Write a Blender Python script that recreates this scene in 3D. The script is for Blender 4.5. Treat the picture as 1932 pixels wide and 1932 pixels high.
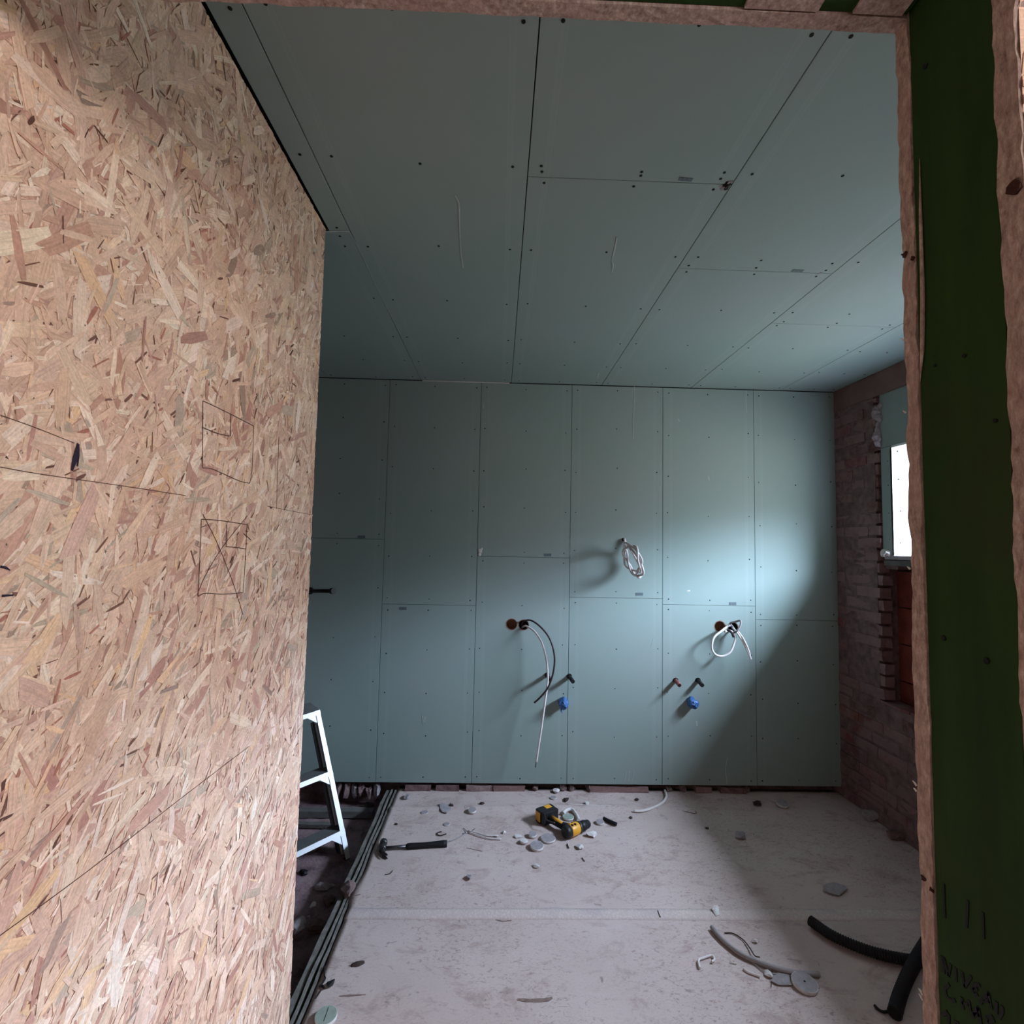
import bpy, bmesh, math, random
from mathutils import Vector, Matrix, noise

for o in list(bpy.data.objects):
    bpy.data.objects.remove(o)
SC = bpy.context.scene
COL = SC.collection
rnd = random.Random(7)

# ------------------------------------------------------------------ camera
F = 950.0
EYE = Vector((0, 0, 1.55))
YAW, PITCH, ROLL = (math.radians(a) for a in (1.4218, 3.6122, 1.1942))
_f = Vector((math.sin(YAW)*math.cos(PITCH), math.cos(YAW)*math.cos(PITCH), math.sin(PITCH)))
_r = Vector((math.cos(YAW), -math.sin(YAW), 0))
_u = _r.cross(_f)
RT = math.cos(ROLL)*_r + math.sin(ROLL)*_u
UP = math.cos(ROLL)*_u - math.sin(ROLL)*_r
cam = bpy.data.objects.new('camera', bpy.data.cameras.new('camera'))
COL.objects.link(cam)
m = Matrix.Identity(4)
for i in range(3):
    m[i][0] = RT[i]; m[i][1] = UP[i]; m[i][2] = -_f[i]; m[i][3] = EYE[i]
cam.matrix_world = m
cam.data.sensor_width = 36
cam.data.lens = F/1932*36
cam.data.clip_start = 0.02
SC.camera = cam

# ------------------------------------------------------------------ world: overcast sky
W = bpy.data.worlds.new('sky'); SC.world = W; W.use_nodes = True
nt = W.node_tree; nt.nodes.clear()
tc = nt.nodes.new('ShaderNodeTexCoord'); sp = nt.nodes.new('ShaderNodeSeparateXYZ')
rp = nt.nodes.new('ShaderNodeValToRGB'); bg = nt.nodes.new('ShaderNodeBackground'); ow = nt.nodes.new('ShaderNodeOutputWorld')
mr = nt.nodes.new('ShaderNodeMapRange'); mr.inputs[1].default_value = -1; mr.inputs[2].default_value = 1
nt.links.new(tc.outputs['Generated'], sp.inputs[0]); nt.links.new(sp.outputs[2], mr.inputs[0])
nt.links.new(mr.outputs[0], rp.inputs[0]); nt.links.new(rp.outputs[0], bg.inputs[0]); nt.links.new(bg.outputs[0], ow.inputs[0])
cr = rp.color_ramp
cr.elements[0].position = 0.0; cr.elements[0].color = (.11, .12, .11, 1)
cr.elements[1].position = 1.0; cr.elements[1].color = (1.35, 1.52, 1.68, 1)
for p_, c_ in ((.46, (.14, .15, .14, 1)), (.51, (.15, .165, .17, 1)), (.585, (.18, .21, .24, 1)), (.65, (.86, 1.08, 1.40, 1)), (.86, (1.04, 1.30, 1.66, 1))):
    e = cr.elements.new(p_); e.color = c_
bg.inputs[1].default_value = 102.0

def area(name, loc, target, sx, sy, power, color, portal=False):
    d = bpy.data.lights.new(name, 'AREA'); d.shape = 'RECTANGLE'; d.size = sx; d.size_y = sy
    d.energy = power; d.color = color
    if portal: d.cycles.is_portal = True
    o = bpy.data.objects.new(name, d); COL.objects.link(o)
    o.location = loc
    o.rotation_euler = (Vector(target)-Vector(loc)).to_track_quat('-Z', 'Y').to_euler()
    return o
# daylight sampling helper for the window opening in the right wall
area('window_daylight', (2.535, 2.23, 1.845), (0, 2.23, 1.845), 1.04, .66, 1.0, (1, 1, 1), True)
# daylight of the adjoining room behind the viewer, coming from the right-hand rear
area('hall_daylight', (1.95, -1.25, 1.85), (-.55, 1.0, 1.7), 1.3, 1.2, 63.0, (1.0, .97, .96))

SC.view_settings.view_transform = 'Standard'
SC.view_settings.look = 'None'
SC.view_settings.gamma = 1
SC.view_settings.use_curve_mapping = False
SC.view_settings.exposure = 0.0
SC.cycles.max_bounces = 9
SC.cycles.diffuse_bounces = 7
SC.cycles.use_denoising = True

# ------------------------------------------------------------------ surface points from picture measurements
def ray(px, py):
    return _f + (px-966)/F*RT - (py-966)/F*UP
def onX(px, py, x):
    d = ray(px, py); return EYE + d*(x/d.x)
def onY(px, py, y):
    d = ray(px, py); return EYE + d*(y/d.y)
def onZ(px, py, z=0.0):
    d = ray(px, py); return EYE + d*((z-1.55)/d.z)

# ------------------------------------------------------------------ materials
def lin(r, g, b):
    f = lambda c: (c/255/12.92) if c/255 <= .04045 else ((c/255+.055)/1.055)**2.4
    return (f(r), f(g), f(b), 1)
MATS = {}
class NG:
    def __init__(s, name, rough=.7, metal=0.0, spec=.3):
        s.m = bpy.data.materials.new(name); s.m.use_nodes = True
        s.t = s.m.node_tree; s.b = s.t.nodes['Principled BSDF']
        s.b.inputs['Roughness'].default_value = rough; s.b.inputs['Metallic'].default_value = metal
        s.b.inputs['Specular IOR Level'].default_value = spec
        s.tc = s.n('ShaderNodeTexCoord')
    def n(s, t, **k):
        x = s.t.nodes.new(t)
        for a, b in k.items():
            if a.startswith('i_'): x.inputs[int(a[2:])].default_value = b
            else: setattr(x, a, b)
        return x
    def l(s, a, b): s.t.links.new(a, b); return b
    def noise(s, scale, detail=4, rough=.6, stretch=None, src='Object', dist=0):
        x = s.n('ShaderNodeTexNoise'); x.inputs['Scale'].default_value = scale
        x.inputs['Detail'].default_value = detail; x.inputs['Roughness'].default_value = rough
        x.inputs['Distortion'].default_value = dist
        if stretch:
            mp = s.n('ShaderNodeMapping'); mp.inputs['Scale'].default_value = stretch
            s.l(s.tc.outputs[src], mp.inputs[0]); s.l(mp.outputs[0], x.inputs['Vector'])
        else: s.l(s.tc.outputs[src], x.inputs['Vector'])
        return x.outputs[0]
    def ramp(s, fac, stops, interp='LINEAR'):
        r = s.n('ShaderNodeValToRGB'); r.color_ramp.interpolation = interp; e = r.color_ramp.elements
        e[0].position, e[0].color = stops[0]; e[1].position, e[1].color = stops[-1]
        for p, c in stops[1:-1]:
            k = e.new(p); k.color = c
        s.l(fac, r.inputs[0]); return r.outputs[0]
    def mix(s, fac, a, b, mode='MIX'):
        x = s.n('ShaderNodeMix', data_type='RGBA', blend_type=mode)
        for v, i in ((fac, 0), (a, 6), (b, 7)):
            if hasattr(v, 'links'): s.l(v, x.inputs[i])
            else: x.inputs[i].default_value = v
        return x.outputs[2]
    def base(s, c):
        if hasattr(c, 'links'): s.l(c, s.b.inputs['Base Color'])
        else: s.b.inputs['Base Color'].default_value = c
    def bump(s, h, strength=.3, dist=.002):
        x = s.n('ShaderNodeBump'); x.inputs['Strength'].default_value = strength
        x.inputs['Distance'].default_value = dist
        s.l(h, x.inputs['Height']); s.l(x.outputs[0], s.b.inputs['Normal'])
WH = (1, 1, 1, 1); BK = (0, 0, 0, 1)
def gray(v): return (v, v, v, 1)

def plain(name, c, rough=.6, metal=0, spec=.3, var=.12, scale=30, bump=.15):
    g = NG(name, rough, metal, spec)
    f = g.noise(scale, 5)
    c2 = tuple(x*(1-var*2) for x in c[:3])+(1,)
    g.base(g.mix(g.ramp(f, [(.3, gray(0)), (.75, gray(1))]), c2, c))
    if bump: g.bump(f, bump, .001)
    MATS[name] = g.m; return g.m

def m_board():
    g = NG('green_plasterboard', .8, 0, .15)
    base = lin(134, 151, 146)
    a = g.mix(g.ramp(g.noise(1.3, 3, .5), [(.35, gray(0)), (.7, gray(1))]), base, lin(141, 152, 149))
    # pale scuffs
    s = g.ramp(g.noise(9, 6, .7, (6, 6, .8)), [(.68, gray(0)), (.80, gray(.35))])
    a = g.mix(s, a, lin(168, 178, 176))
    # faint paper lines where the tapered edge starts
    sep = g.n('ShaderNodeSeparateXYZ'); g.l(g.tc.outputs['Generated'], sep.inputs[0])
    d = g.n('ShaderNodeMath', operation='SUBTRACT'); g.l(sep.outputs[0], d.inputs[0]); d.inputs[1].default_value = .5
    ab = g.n('ShaderNodeMath', operation='ABSOLUTE'); g.l(d.outputs[0], ab.inputs[0])
    ln = g.ramp(ab.outputs[0], [(.0, gray(0)), (.398, gray(0)), (.402, gray(.12)), (.408, gray(.02)), (.425, gray(.09)), (.43, gray(0)), (1, gray(0))])
    a = g.mix(ln, a, lin(175, 185, 184))
    g.base(a)
    g.bump(g.noise(260, 3, .6), .12, .0008)
    return g.m
BOARD = m_board()

def m_osb_face():
    g = NG('osb_flakes', .62, 0, .3)
    at = g.n('ShaderNodeAttribute', attribute_name='Col')
    uv = g.tc.outputs['UV']
    mp = g.n('ShaderNodeMapping'); mp.inputs['Scale'].default_value = (14, 420, 1); g.l(uv, mp.inputs[0])
    nz = g.n('ShaderNodeTexNoise'); nz.inputs['Scale'].default_value = 1; nz.inputs['Detail'].default_value = 5
    nz.inputs['Roughness'].default_value = .65; g.l(mp.outputs[0], nz.inputs['Vector'])
    gr = g.ramp(nz.outputs[0], [(.3, gray(.74)), (.52, gray(1)), (.8, gray(1.12))])
    c = g.mix(1.0, at.outputs['Color'], gr, 'MULTIPLY')
    sm = g.ramp(g.noise(3, 4), [(.35, lin(246, 234, 228)), (.65, WH)])
    c = g.mix(1.0, c, sm, 'MULTIPLY')
    mo = g.ramp(g.noise(230, 3, .7), [(.3, gray(.86)), (.7, gray(1.16))])
    c = g.mix(1.0, c, mo, 'MULTIPLY')
    mo2 = g.ramp(g.noise(28, 5, .7), [(.3, gray(.90)), (.7, gray(1.12))])
    c = g.mix(1.0, c, mo2, 'MULTIPLY')
    # pin-dark specks
    c = g.mix(g.ramp(g.noise(85, 2), [(.70, gray(0)), (.74, gray(.8))]), c, lin(70, 48, 40))
    g.base(c); g.bump(nz.outputs[0], .25, .001)
    return g.m
OSB = m_osb_face()

def m_osb_edge():
    g = NG('osb_cut_edge', .85, 0, .2)
    f = g.noise(150, 7, .75, (1, 1, .4))
    c = g.ramp(f, [(.28, lin(88, 68, 62)), (.42, lin(134, 112, 104)), (.55, lin(160, 138, 128)), (.75, lin(200, 180, 170))])
    c = g.mix(g.ramp(g.noise(14, 4), [(.45, gray(0)), (.7, gray(.5))]), c, lin(150, 120, 114))
    g.base(c); g.bump(f, .6, .0015)
    return g.m
EDGE = m_osb_edge()

def m_green_timber():
    g = NG('green_stained_timber', .75, 0, .2)
    f = g.noise(12, 6, .65, (1, 1, .12))
    c = g.ramp(f, [(.25, lin(20, 36, 10)), (.5, lin(28, 52, 14)), (.8, lin(42, 66, 22))])
    c = g.mix(g.ramp(g.noise(4, 5), [(.55, gray(0)), (.8, gray(.5))]), c, lin(46, 44, 24))
    k = g.ramp(g.noise(26, 3, .5), [(.76, gray(0)), (.80, gray(.85))])
    c = g.mix(k, c, lin(30, 26, 18))
    g.base(c); g.bump(f, .3, .002)
    return g.m
GREEN = m_green_timber()

def m_membrane():
    g = NG('grey_floor_membrane', .9, 0, .12)
    b = g.mix(g.ramp(g.noise(2.2, 4), [(.35, gray(0)), (.7, gray(1))]), lin(197, 180, 175), lin(184, 166, 161))
    br = g.ramp(g.noise(5, 8, .72, (1, 1.7, 1), dist=.6), [(.53, gray(0)), (.66, gray(.55)), (.78, gray(.75))])
    b = g.mix(br, b, lin(150, 124, 118))
    dk = g.ramp(g.noise(17, 6, .7, (1, 1.5, 1), dist=1.2), [(.61, gray(0)), (.69, gray(.6))])
    b = g.mix(dk, b, lin(112, 98, 96))
    patchy = g.ramp(g.noise(1.7, 3), [(.38, gray(0)), (.55, gray(1))])
    fs = g.ramp(g.noise(38, 6, .75, (1, 2.2, 1), dist=1.5), [(.54, gray(0)), (.63, gray(.75))])
    fm = g.n('ShaderNodeMath', operation='MULTIPLY'); g.l(patchy, fm.inputs[0]); g.l(fs, fm.inputs[1])
    b = g.mix(fm.outputs[0], b, lin(134, 106, 98))
    b = g.mix(g.ramp(g.noise(11, 7, .7), [(.66, gray(0)), (.74, gray(.5))]), b, lin(200, 194, 200))
    b = g.mix(g.ramp(g.noise(120, 3, .6), [(.3, gray(.12)), (.7, gray(0))]), b, lin(120, 110, 118))
    g.base(b); g.bump(g.noise(60, 6, .7), .25, .002)
    return g.m
MEMB = m_membrane()

def m_seam():
    g = NG('membrane_mesh_overlap', .85, 0, .2)
    vo = g.n('ShaderNodeTexVoronoi'); vo.inputs['Scale'].default_value = 110
    mp = g.n('ShaderNodeMapping'); mp.inputs['Scale'].default_value = (1, .7, 1)
    g.l(g.tc.outputs['Object'], mp.inputs[0]); g.l(mp.outputs[0], vo.inputs['Vector'])
    c = g.ramp(vo.outputs['Distance'], [(.1, lin(203, 188, 183)), (.6, lin(190, 173, 168))])
    g.base(g.mix(g.ramp(g.noise(5, 6, .7), [(.5, gray(0)), (.68, gray(.7))]), c, lin(168, 155, 160)))
    g.bump(vo.outputs['Distance'], .4, .002)
    return g.m
SEAM = m_seam()

def m_brick():
    g = NG('old_brick', .9, 0, .15)
    at = g.n('ShaderNodeAttribute', attribute_name='Col')
    c = g.mix(1, at.outputs['Color'], g.ramp(g.noise(40, 6, .7), [(.3, gray(.55)), (.7, gray(1.15))]), 'MULTIPLY')
    sm = g.ramp(g.noise(6, 8, .72, dist=.5), [(.40, gray(.1)), (.53, gray(.8)), (.8, gray(.95))])
    c = g.mix(sm, c, lin(134, 110, 110))
    g.base(c); g.bump(g.noise(45, 8, .75), .8, .006)
    return g.m
BRICK = m_brick()
MORTAR = plain('lime_mortar', lin(132, 108, 106), .95, var=.3, scale=22, bump=.8)
def m_dirt():
    g = NG('dirt_floor', .95, 0, .1)
    f = g.noise(9, 9, .75)
    c = g.ramp(f, [(.3, lin(84, 68, 70)), (.5, lin(138, 116, 120)), (.68, lin(160, 138, 140)), (.85, lin(190, 172, 170))])
    g.base(c); g.bump(f, 1.0, .02)
    return g.m
DIRT = m_dirt()
TERRA = plain('terracotta_block', lin(128, 62, 52), .85, var=.25, scale=9, bump=.3)
PLAST_W = plain('white_render', lin(222, 226, 228), .85, var=.04)
BEIGE = plain('lintel_plaster', lin(128, 104, 96), .85, var=.15, scale=8)
DARK = plain('dark_gap', lin(24, 22, 20), .95, var=.1, bump=0)
BLACKP = plain('black_plastic', lin(30, 29, 31), .5, var=.2, scale=60, spec=.4)
BLACKR = plain('black_rubber', lin(24, 22, 26), .65, var=.2, scale=60)
YELLOW = plain('yellow_tool_plastic', lin(226, 160, 48), .42, var=.06, spec=.5)
ALU = plain('aluminium', lin(225, 228, 232), .38, .55, .5, .03, 20, .03)
ALUD = plain('ribbed_tread', lin(118, 118, 118), .5, .5, .4, .1, 20, .1)
STEEL = plain('worn_steel_and_shaded_alu', lin(92, 90, 92), .4, .8, .5, .2, 50, .1)
CAB_W = plain('white_cable', lin(214, 206, 204), .5, var=.05, spec=.4, bump=0)
CAB_G = plain('grey_cable', lin(150, 144, 146), .55, var=.08, bump=0)
CAB_B = plain('dark_brown_cable', lin(52, 36, 40), .5, var=.1, bump=0)
COPPER = plain('dusty_copper', lin(150, 92, 90), .5, .3, .4, .15, 60, .1)
BLUE = plain('blue_tape', lin(72, 116, 178), .45, var=.25, scale=60, bump=.5, spec=.4)
GYPW = plain('white_gypsum', lin(214, 208, 206), .9, var=.1, scale=60, bump=.4)
GYPG = plain('green_gypsum_paper', lin(150, 162, 152), .85, var=.12, scale=60)
GYPD = plain('dusty_gypsum', lin(158, 150, 154), .9, var=.15, scale=60, bump=.3)
CHALK = plain('chalk_white', lin(176, 186, 184), .95, var=.1, bump=0)
PEN = plain('pencil_line', lin(92, 62, 56), .8, bump=0)
INK = plain('black_marker', lin(8, 10, 12), .7, bump=0)
STAMP = plain('grey_stamp_ink', lin(104, 116, 122), .8, var=.25, scale=160, bump=0)
BROWNS = plain('brown_wood_inside', lin(150, 112, 96), .8, var=.25, scale=60, bump=.3)
BATT = plain('edge_batten_grey', lin(128, 124, 118), .85, var=.3, scale=25, bump=.3)
GREYT = plain('grey_batten', lin(104, 102, 100), .85, var=.2, scale=25, bump=.3)
WOODS = plain('lit_splinter', lin(214, 204, 194), .8, var=.15)  # near-white wood: window light on the splinters put into the colour
RUST = plain('rusty_brown_bits', lin(74, 56, 52), .8, var=.25, scale=60)
HALLP = plain('hall_plaster', lin(200, 190, 180), .9, var=.05, scale=4)
HALLD = plain('hall_masonry', lin(120, 104, 98), .95, var=.15, scale=6)

# ------------------------------------------------------------------ mesh helpers
def link(name, bm, mats, parent=None, smooth=False, loc=None):
    me = bpy.data.meshes.new(name)
    bmesh.ops.recalc_face_normals(bm, faces=bm.faces[:])
    bm.to_mesh(me); bm.free()
    if not isinstance(mats, (list, tuple)): mats = [mats]
    for x in mats: me.materials.append(x)
    if smooth:
        for p in me.polygons: p.use_smooth = True
    o = bpy.data.objects.new(name, me); COL.objects.link(o)
    if parent: o.parent = parent
    if loc: o.location = loc
    return o
def tag(o, label=None, cat=None, group=None, kind=None):
    if label: o['label'] = label
    if cat: o['category'] = cat
    if group: o['group'] = group
    if kind: o['kind'] = kind
    return o
def empty(name, loc, label=None, cat=None, group=None, kind=None, rz=0):
    o = bpy.data.objects.new(name, None); COL.objects.link(o)
    o.location = loc; o.rotation_euler = (0, 0, rz); o.empty_display_size = .05
    return tag(o, label, cat, group, kind)
def box(bm, a, b, mi=0, bevel=0.0):
    a = Vector(a); b = Vector(b)
    r = bmesh.ops.create_cube(bm, size=1)
    for v in r['verts']:
        v.co = Vector(((a.x+b.x)/2+v.co.x*(b.x-a.x), (a.y+b.y)/2+v.co.y*(b.y-a.y), (a.z+b.z)/2+v.co.z*(b.z-a.z)))
    fs = {f for v in r['verts'] for f in v.link_faces}
    for f in fs: f.material_index = mi
    if bevel:
        es = list({e for v in r['verts'] for e in v.link_edges})
        k = bmesh.ops.bevel(bm, geom=es, offset=bevel, segments=2, affect='EDGES', profile=.6)
        for f in k['faces']: f.material_index = mi
    return r['verts']
def catmull(pts, n=8):
    pts = [Vector(p) for p in pts]
    if len(pts) < 3: return pts
    P = [pts[0]*2-pts[1]]+pts+[pts[-1]*2-pts[-2]]
    out = []
    for i in range(1, len(P)-2):
        for k in range(n):
            t = k/n
            out.append(.5*((2*P[i])+(-P[i-1]+P[i+1])*t+(2*P[i-1]-5*P[i]+4*P[i+1]-P[i+2])*t*t+(-P[i-1]+3*P[i]-3*P[i+1]+P[i+2])*t**3))
    out.append(P[-2]); return out
def tube(bm, pts, r, seg=10, mi=0, cap=True, flat=1.0):
    pts = [Vector(p) for p in pts]
    rings = []; n = None
    for i, p in enumerate(pts):
        d = (pts[min(i+1, len(pts)-1)]-pts[max(i-1, 0)]).normalized()
        if n is None:
            n = d.orthogonal().normalized()
        else:
            n = (n-d*n.dot(d)).normalized()
        b = d.cross(n)
        rr = r[i] if isinstance(r, (list, tuple)) else r
        rings.append([bm.verts.new(p+(n*math.cos(2*math.pi*k/seg)+b*math.sin(2*math.pi*k/seg)*flat)*rr) for k in range(seg)])
    for a, b_ in zip(rings, rings[1:]):
        for k in range(seg):
            f = bm.faces.new((a[k], a[(k+1) % seg], b_[(k+1) % seg], b_[k])); f.material_index = mi; f.smooth = True
    if cap:
        for q in (rings[0][::-1], rings[-1]):
            f = bm.faces.new(q); f.material_index = mi
def ribbon(bm, pts, w, nrm, off=.0006, mi=0):
    """thin raised line following a surface with normal nrm"""
    nrm = Vector(nrm).normalized(); pts = [Vector(p) for p in pts]; prev = None; th = nrm*.0006
    for i, p in enumerate(pts):
        d = (pts[min(i+1, len(pts)-1)]-pts[max(i-1, 0)]).normalized()
        s = d.cross(nrm).normalized()*((w[i] if isinstance(w, (list, tuple)) else w)/2)
        q = p+nrm*off
        cur = [bm.verts.new(q-s-th), bm.verts.new(q+s-th), bm.verts.new(q+s), bm.verts.new(q-s)]
        if prev:
            for k in range(4):
                f = bm.faces.new((prev[k], prev[(k+1) % 4], cur[(k+1) % 4], cur[k])); f.material_index = mi
        else: bm.faces.new(cur[::-1]).material_index = mi
        prev = cur
    bm.faces.new(prev).material_index = mi
def cyl(bm, c, axis, r, h, seg=24, mi=0, r2=None, mi_cap=None, bevel=0):
    axis = Vector(axis).normalized()
    M = Matrix.Translation(Vector(c)+axis*h/2) @ axis.to_track_quat('Z', 'Y').to_matrix().to_4x4()
    k = bmesh.ops.create_cone(bm, cap_ends=True, segments=seg, radius1=r, radius2=r if r2 is None else r2, depth=h, matrix=M)
    fs = {f for v in k['verts'] for f in v.link_faces}
    for f in fs:
        cap = abs(f.normal.dot(axis)) > .9 and len(f.verts) > 4
        f.normal_update()
        cap = len(f.verts) > 4
        f.material_index = mi_cap if (cap and mi_cap is not None) else mi
        f.smooth = not cap
    return k['verts']
def rough_up(bm, amp, scale, seed=0.0, verts=None):
    for v in (verts or bm.verts):
        p = v.co*scale+Vector((seed, seed*1.7, seed*.3))
        v.co += Vector((noise.noise(p), noise.noise(p+Vector((31, 0, 0))), noise.noise(p+Vector((0, 47, 0)))))*amp
def subdivided_box(a, b, step, mi=0):
    bm = bmesh.new(); a = Vector(a); b = Vector(b)
    box(bm, a, b, mi)
    for ax in range(3):
        L = b[ax]-a[ax]; n = int(L/step)
        for k in range(1, n):
            co = a.copy(); co[ax] = a[ax]+L*k/n; no = Vector((0, 0, 0)); no[ax] = 1
            bmesh.ops.bisect_plane(bm, geom=bm.verts[:]+bm.edges[:]+bm.faces[:], plane_co=co, plane_no=no)
    return bm

CEIL = 2.607; WY = 3.25; RX = 2.215; LX = -.611; YP = 1.662

# ================================================================== STRUCTURE
# ---- back wall of green boards
wall_back = empty('wall_back', (0, WY, 0), kind='structure')
XE = [-2.0, -1.33, -.7335, -.1377, .4596, 1.0633, 1.6699, RX]
ZB = [.9, onY(650, 1016, WY).z, onY(810, 1141, WY).z, onY(990, 1051, WY).z, onY(1160, 1128, WY).z,
      onY(1337, 1142, WY).z, onY(1505, 1170, WY).z]
HOLES = [(onY(965, 1178, WY), .034), (onY(988, 1179, WY), .032), (onY(1358, 1182, WY), .034), (onY(1383, 1184, WY), .033)]
def screws_xz(bm, xs, z0, z1, y, rr=.0042):
    for xi, x in enumerate(xs):
        n = max(2, round((z1-z0-.06)/.27)); ph = rnd.uniform(-.02, .02)
        for k in range(n+1):
            z = z0+.035+(z1-z0-.07)*k/n+(rnd.uniform(-.02, .02) if 0 < k < n else ph*.3)
            cyl(bm, (x+rnd.uniform(-.006, .006), y+.0015, z), (0, -1, 0), rr*rnd.uniform(.75, 1.1), .002, 8, 1)
def panel_xz(x0, x1, z0, z1, lab=None):
    bm = bmesh.new(); g = .0013
    jog = rnd.uniform(-.002, .001)
    box(bm, (x0+g, WY+jog*0, z0+g*.7), (x1-g, WY+.0125, z1-g*.7), 0, .0012)
    o = link('plasterboard', bm, [BOARD, DARK], wall_back)
    o.location = (0, -WY, 0)
    return o
def cut(o, pts):
    for c, r in pts:
        bm = bmesh.new(); cyl(bm, (c.x, WY-.1, c.z), (0, 1, 0), r, .3, 28)
        k = link('cutter', bm, DARK)
        md = o.modifiers.new('b', 'BOOLEAN'); md.operation = 'DIFFERENCE'; md.object = k; md.solver = 'EXACT'
        bpy.context.view_layer.update()
        # child offset: cutter works in world space
        dg = bpy.context.evaluated_depsgraph_get()
        me = bpy.data.meshes.new_from_object(o.evaluated_get(dg))
        o.modifiers.clear(); o.data = me
        bpy.data.objects.remove(k)
for i in range(7):
    x0, x1 = XE[i], XE[i+1]
    for (z0, z1) in ((.052, ZB[i]), (ZB[i], CEIL-.004)):
        o = panel_xz(x0, x1, z0, z1)
        hs = [h for h in HOLES if x0 < h[0].x < x1 and z0 < h[0].z < z1]
        if hs: cut(o, hs)
        bm = bmesh.new()
        xs = [x0+.035, (x0+x1)/2, x1-.035]
        screws_xz(bm, xs, z0, z1, WY)
        tag(link('screw_heads', bm, [DARK, DARK], o), kind='stuff')
# masonry behind the boards
bm = bmesh.new(); box(bm, (-2.1, WY+.09, -.3), (2.9, WY+.2, 2.75))
tag(link('wall_masonry', bm, MORTAR), kind='structure')
bm = bmesh.new()
for x in XE[:-1]+[RX-.04]:
    box(bm, (x-.025, WY+.013, .09), (x+.025, WY+.088, CEIL-.01))
link('wall_studs', bm, GREYT, wall_back).location = (0, -WY, 0)
# stamps, marks
def marks_on(parent, name, mat, items, nrm, off=.0012):
    bm = bmesh.new()
    for pts, w in items: ribbon(bm, pts, w, nrm, off)
    return link(name, bm, mat, parent)
NB = (0, -1, 0)
st = []
for px, py in ((1034, 1047), (1207, 1121), (1383, 1139), (683, 1013), (761, 1148)):
    a = onY(px-8, py, WY); b = onY(px+6, py, WY); st.append(([a, b], .018))
o = marks_on(wall_back, 'ink_stamp', STAMP, st, NB); o.location = (0, -WY, 0)
ch = []
def chalk(pl, w=.004, n=5): ch.append((catmull([onY(x, y, WY) for x, y in pl], n), w))
chalk([(1197, 728), (1196, 765), (1194, 800), (1195, 828)], .004)
chalk([(1408, 738), (1407, 760), (1409, 778)], .003)
chalk([(1373, 1428), (1369, 1450), (1372, 1480)], .004)
chalk([(1182, 1455), (1179, 1474)], .003); chalk([(1188, 1453), (1186, 1474)], .003); chalk([(1196, 1453), (1193, 1474)], .003)
chalk([(797, 1350), (798, 1366)], .005); chalk([(802, 1352), (801, 1362)], .005)
chalk([(913, 760), (912, 770)], .005); chalk([(1074, 1018), (1075, 1048)], .003)
chalk([(1314, 1360), (1315, 1370)], .008); chalk([(1336, 897), (1338, 906)], .006); chalk([(1280, 790), (1282, 796)], .005)
chalk([(1226, 1228), (1233, 1205)], .0025)
o = marks_on(wall_back, 'chalk_mark', CHALK, ch, NB); o.location = (0, -WY, 0)
# torn paper and plaster at the third board joint
bm = bmesh.new()
for px, py, r in ((906, 1040, .014), (905, 1046, .010), (909, 1036, .008), (1299, 1115, .011)):
    c = onY(px, py, WY)
    k = bmesh.ops.create_icosphere(bm, subdivisions=2, radius=r, matrix=Matrix.Translation(c) @ Matrix.Diagonal((1, .25, 1.2 if px < 1000 else .5, 1)))
rough_up(bm, .004, 60)
o = link('torn_plaster', bm, GYPW, wall_back); o.location = (0, -WY, 0)
for (px, py) in ((1256, 1141), (1077, 1127)):
    pass

# ---- ceiling boards
ceiling = empty('ceiling', (0, 0, CEIL), kind='structure')
def panel_xy(x0, x1, y0, y1):
    bm = bmesh.new(); g = .0014
    box(bm, (x0+g, y0+g*.6, CEIL), (x1-g, y1-g*.6, CEIL+.0125), 0, .0012)
    o = link('plasterboard', bm, [BOARD, DARK], ceiling); o.location = (0, 0, -CEIL)
    bm = bmesh.new()
    xs = [x0+.04, (x0+x1)/2+rnd.uniform(-.02, .02), x1-.04] if x1-x0 > .3 else [x1-.035]
    for x in xs:
        for yr in (.953, 1.345, 1.755, 2.16, 2.56, 2.90, 3.20):
            if y0+.01 < yr < y1:
                cyl(bm, (x+rnd.uniform(-.008, .008), yr+rnd.uniform(-.012, .012), CEIL+.001), (0, 0, -1), .0045, .002, 8)
        for ye in (y0+.022, y1-.022):
            if 1.0 < ye < 3.1: cyl(bm, (x+rnd.uniform(-.01, .01), ye, CEIL+.001), (0, 0, -1), .0045, .002, 8)
    tag(link('screw_heads', bm, DARK, o), kind='stuff')
CX = [-.533, .059, .655, 1.252, 1.85, RX]
cy = [[], [1.387], [1.834], [2.269], []]
panel_xy(-.606, -.533, .56, 1.68)
panel_xy(-2.0, -1.135, .56, WY); panel_xy(-1.135, -.533, 1.684, WY)
for i in range(5):
    ys = [.56]+cy[i]+[WY]
    for a, b in zip(ys, ys[1:]): panel_xy(CX[i], CX[i+1], a, b)
bm = bmesh.new(); box(bm, (-2.1, .553, CEIL+.016), (2.95, WY+.2, CEIL+.1))
o = link('ceiling_deck', bm, DARK, ceiling); o.location = (0, 0, -CEIL)
ch = []
def cchalk(pl, w): ch.append((catmull([onZ(x, y, CEIL) for x, y in pl], 6), w))
cchalk([(859, 368), (866, 385), (867, 420), (869, 470), (874, 505)], .004)
cchalk([(1164, 447), (1160, 470), (1155, 490), (1157, 500), (1155, 513)], .0045)
cchalk([(1130, 704), (1127, 714)], .004)
cchalk([(613, 437), (636, 436), (660, 437)], .007)
cchalk([(660, 438), (680, 475), (720, 560), (760, 640)], .002)
o = marks_on(ceiling, 'chalk_mark', CHALK, ch, (0, 0, -1)); o.location = (0, 0, -CEIL)
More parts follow.
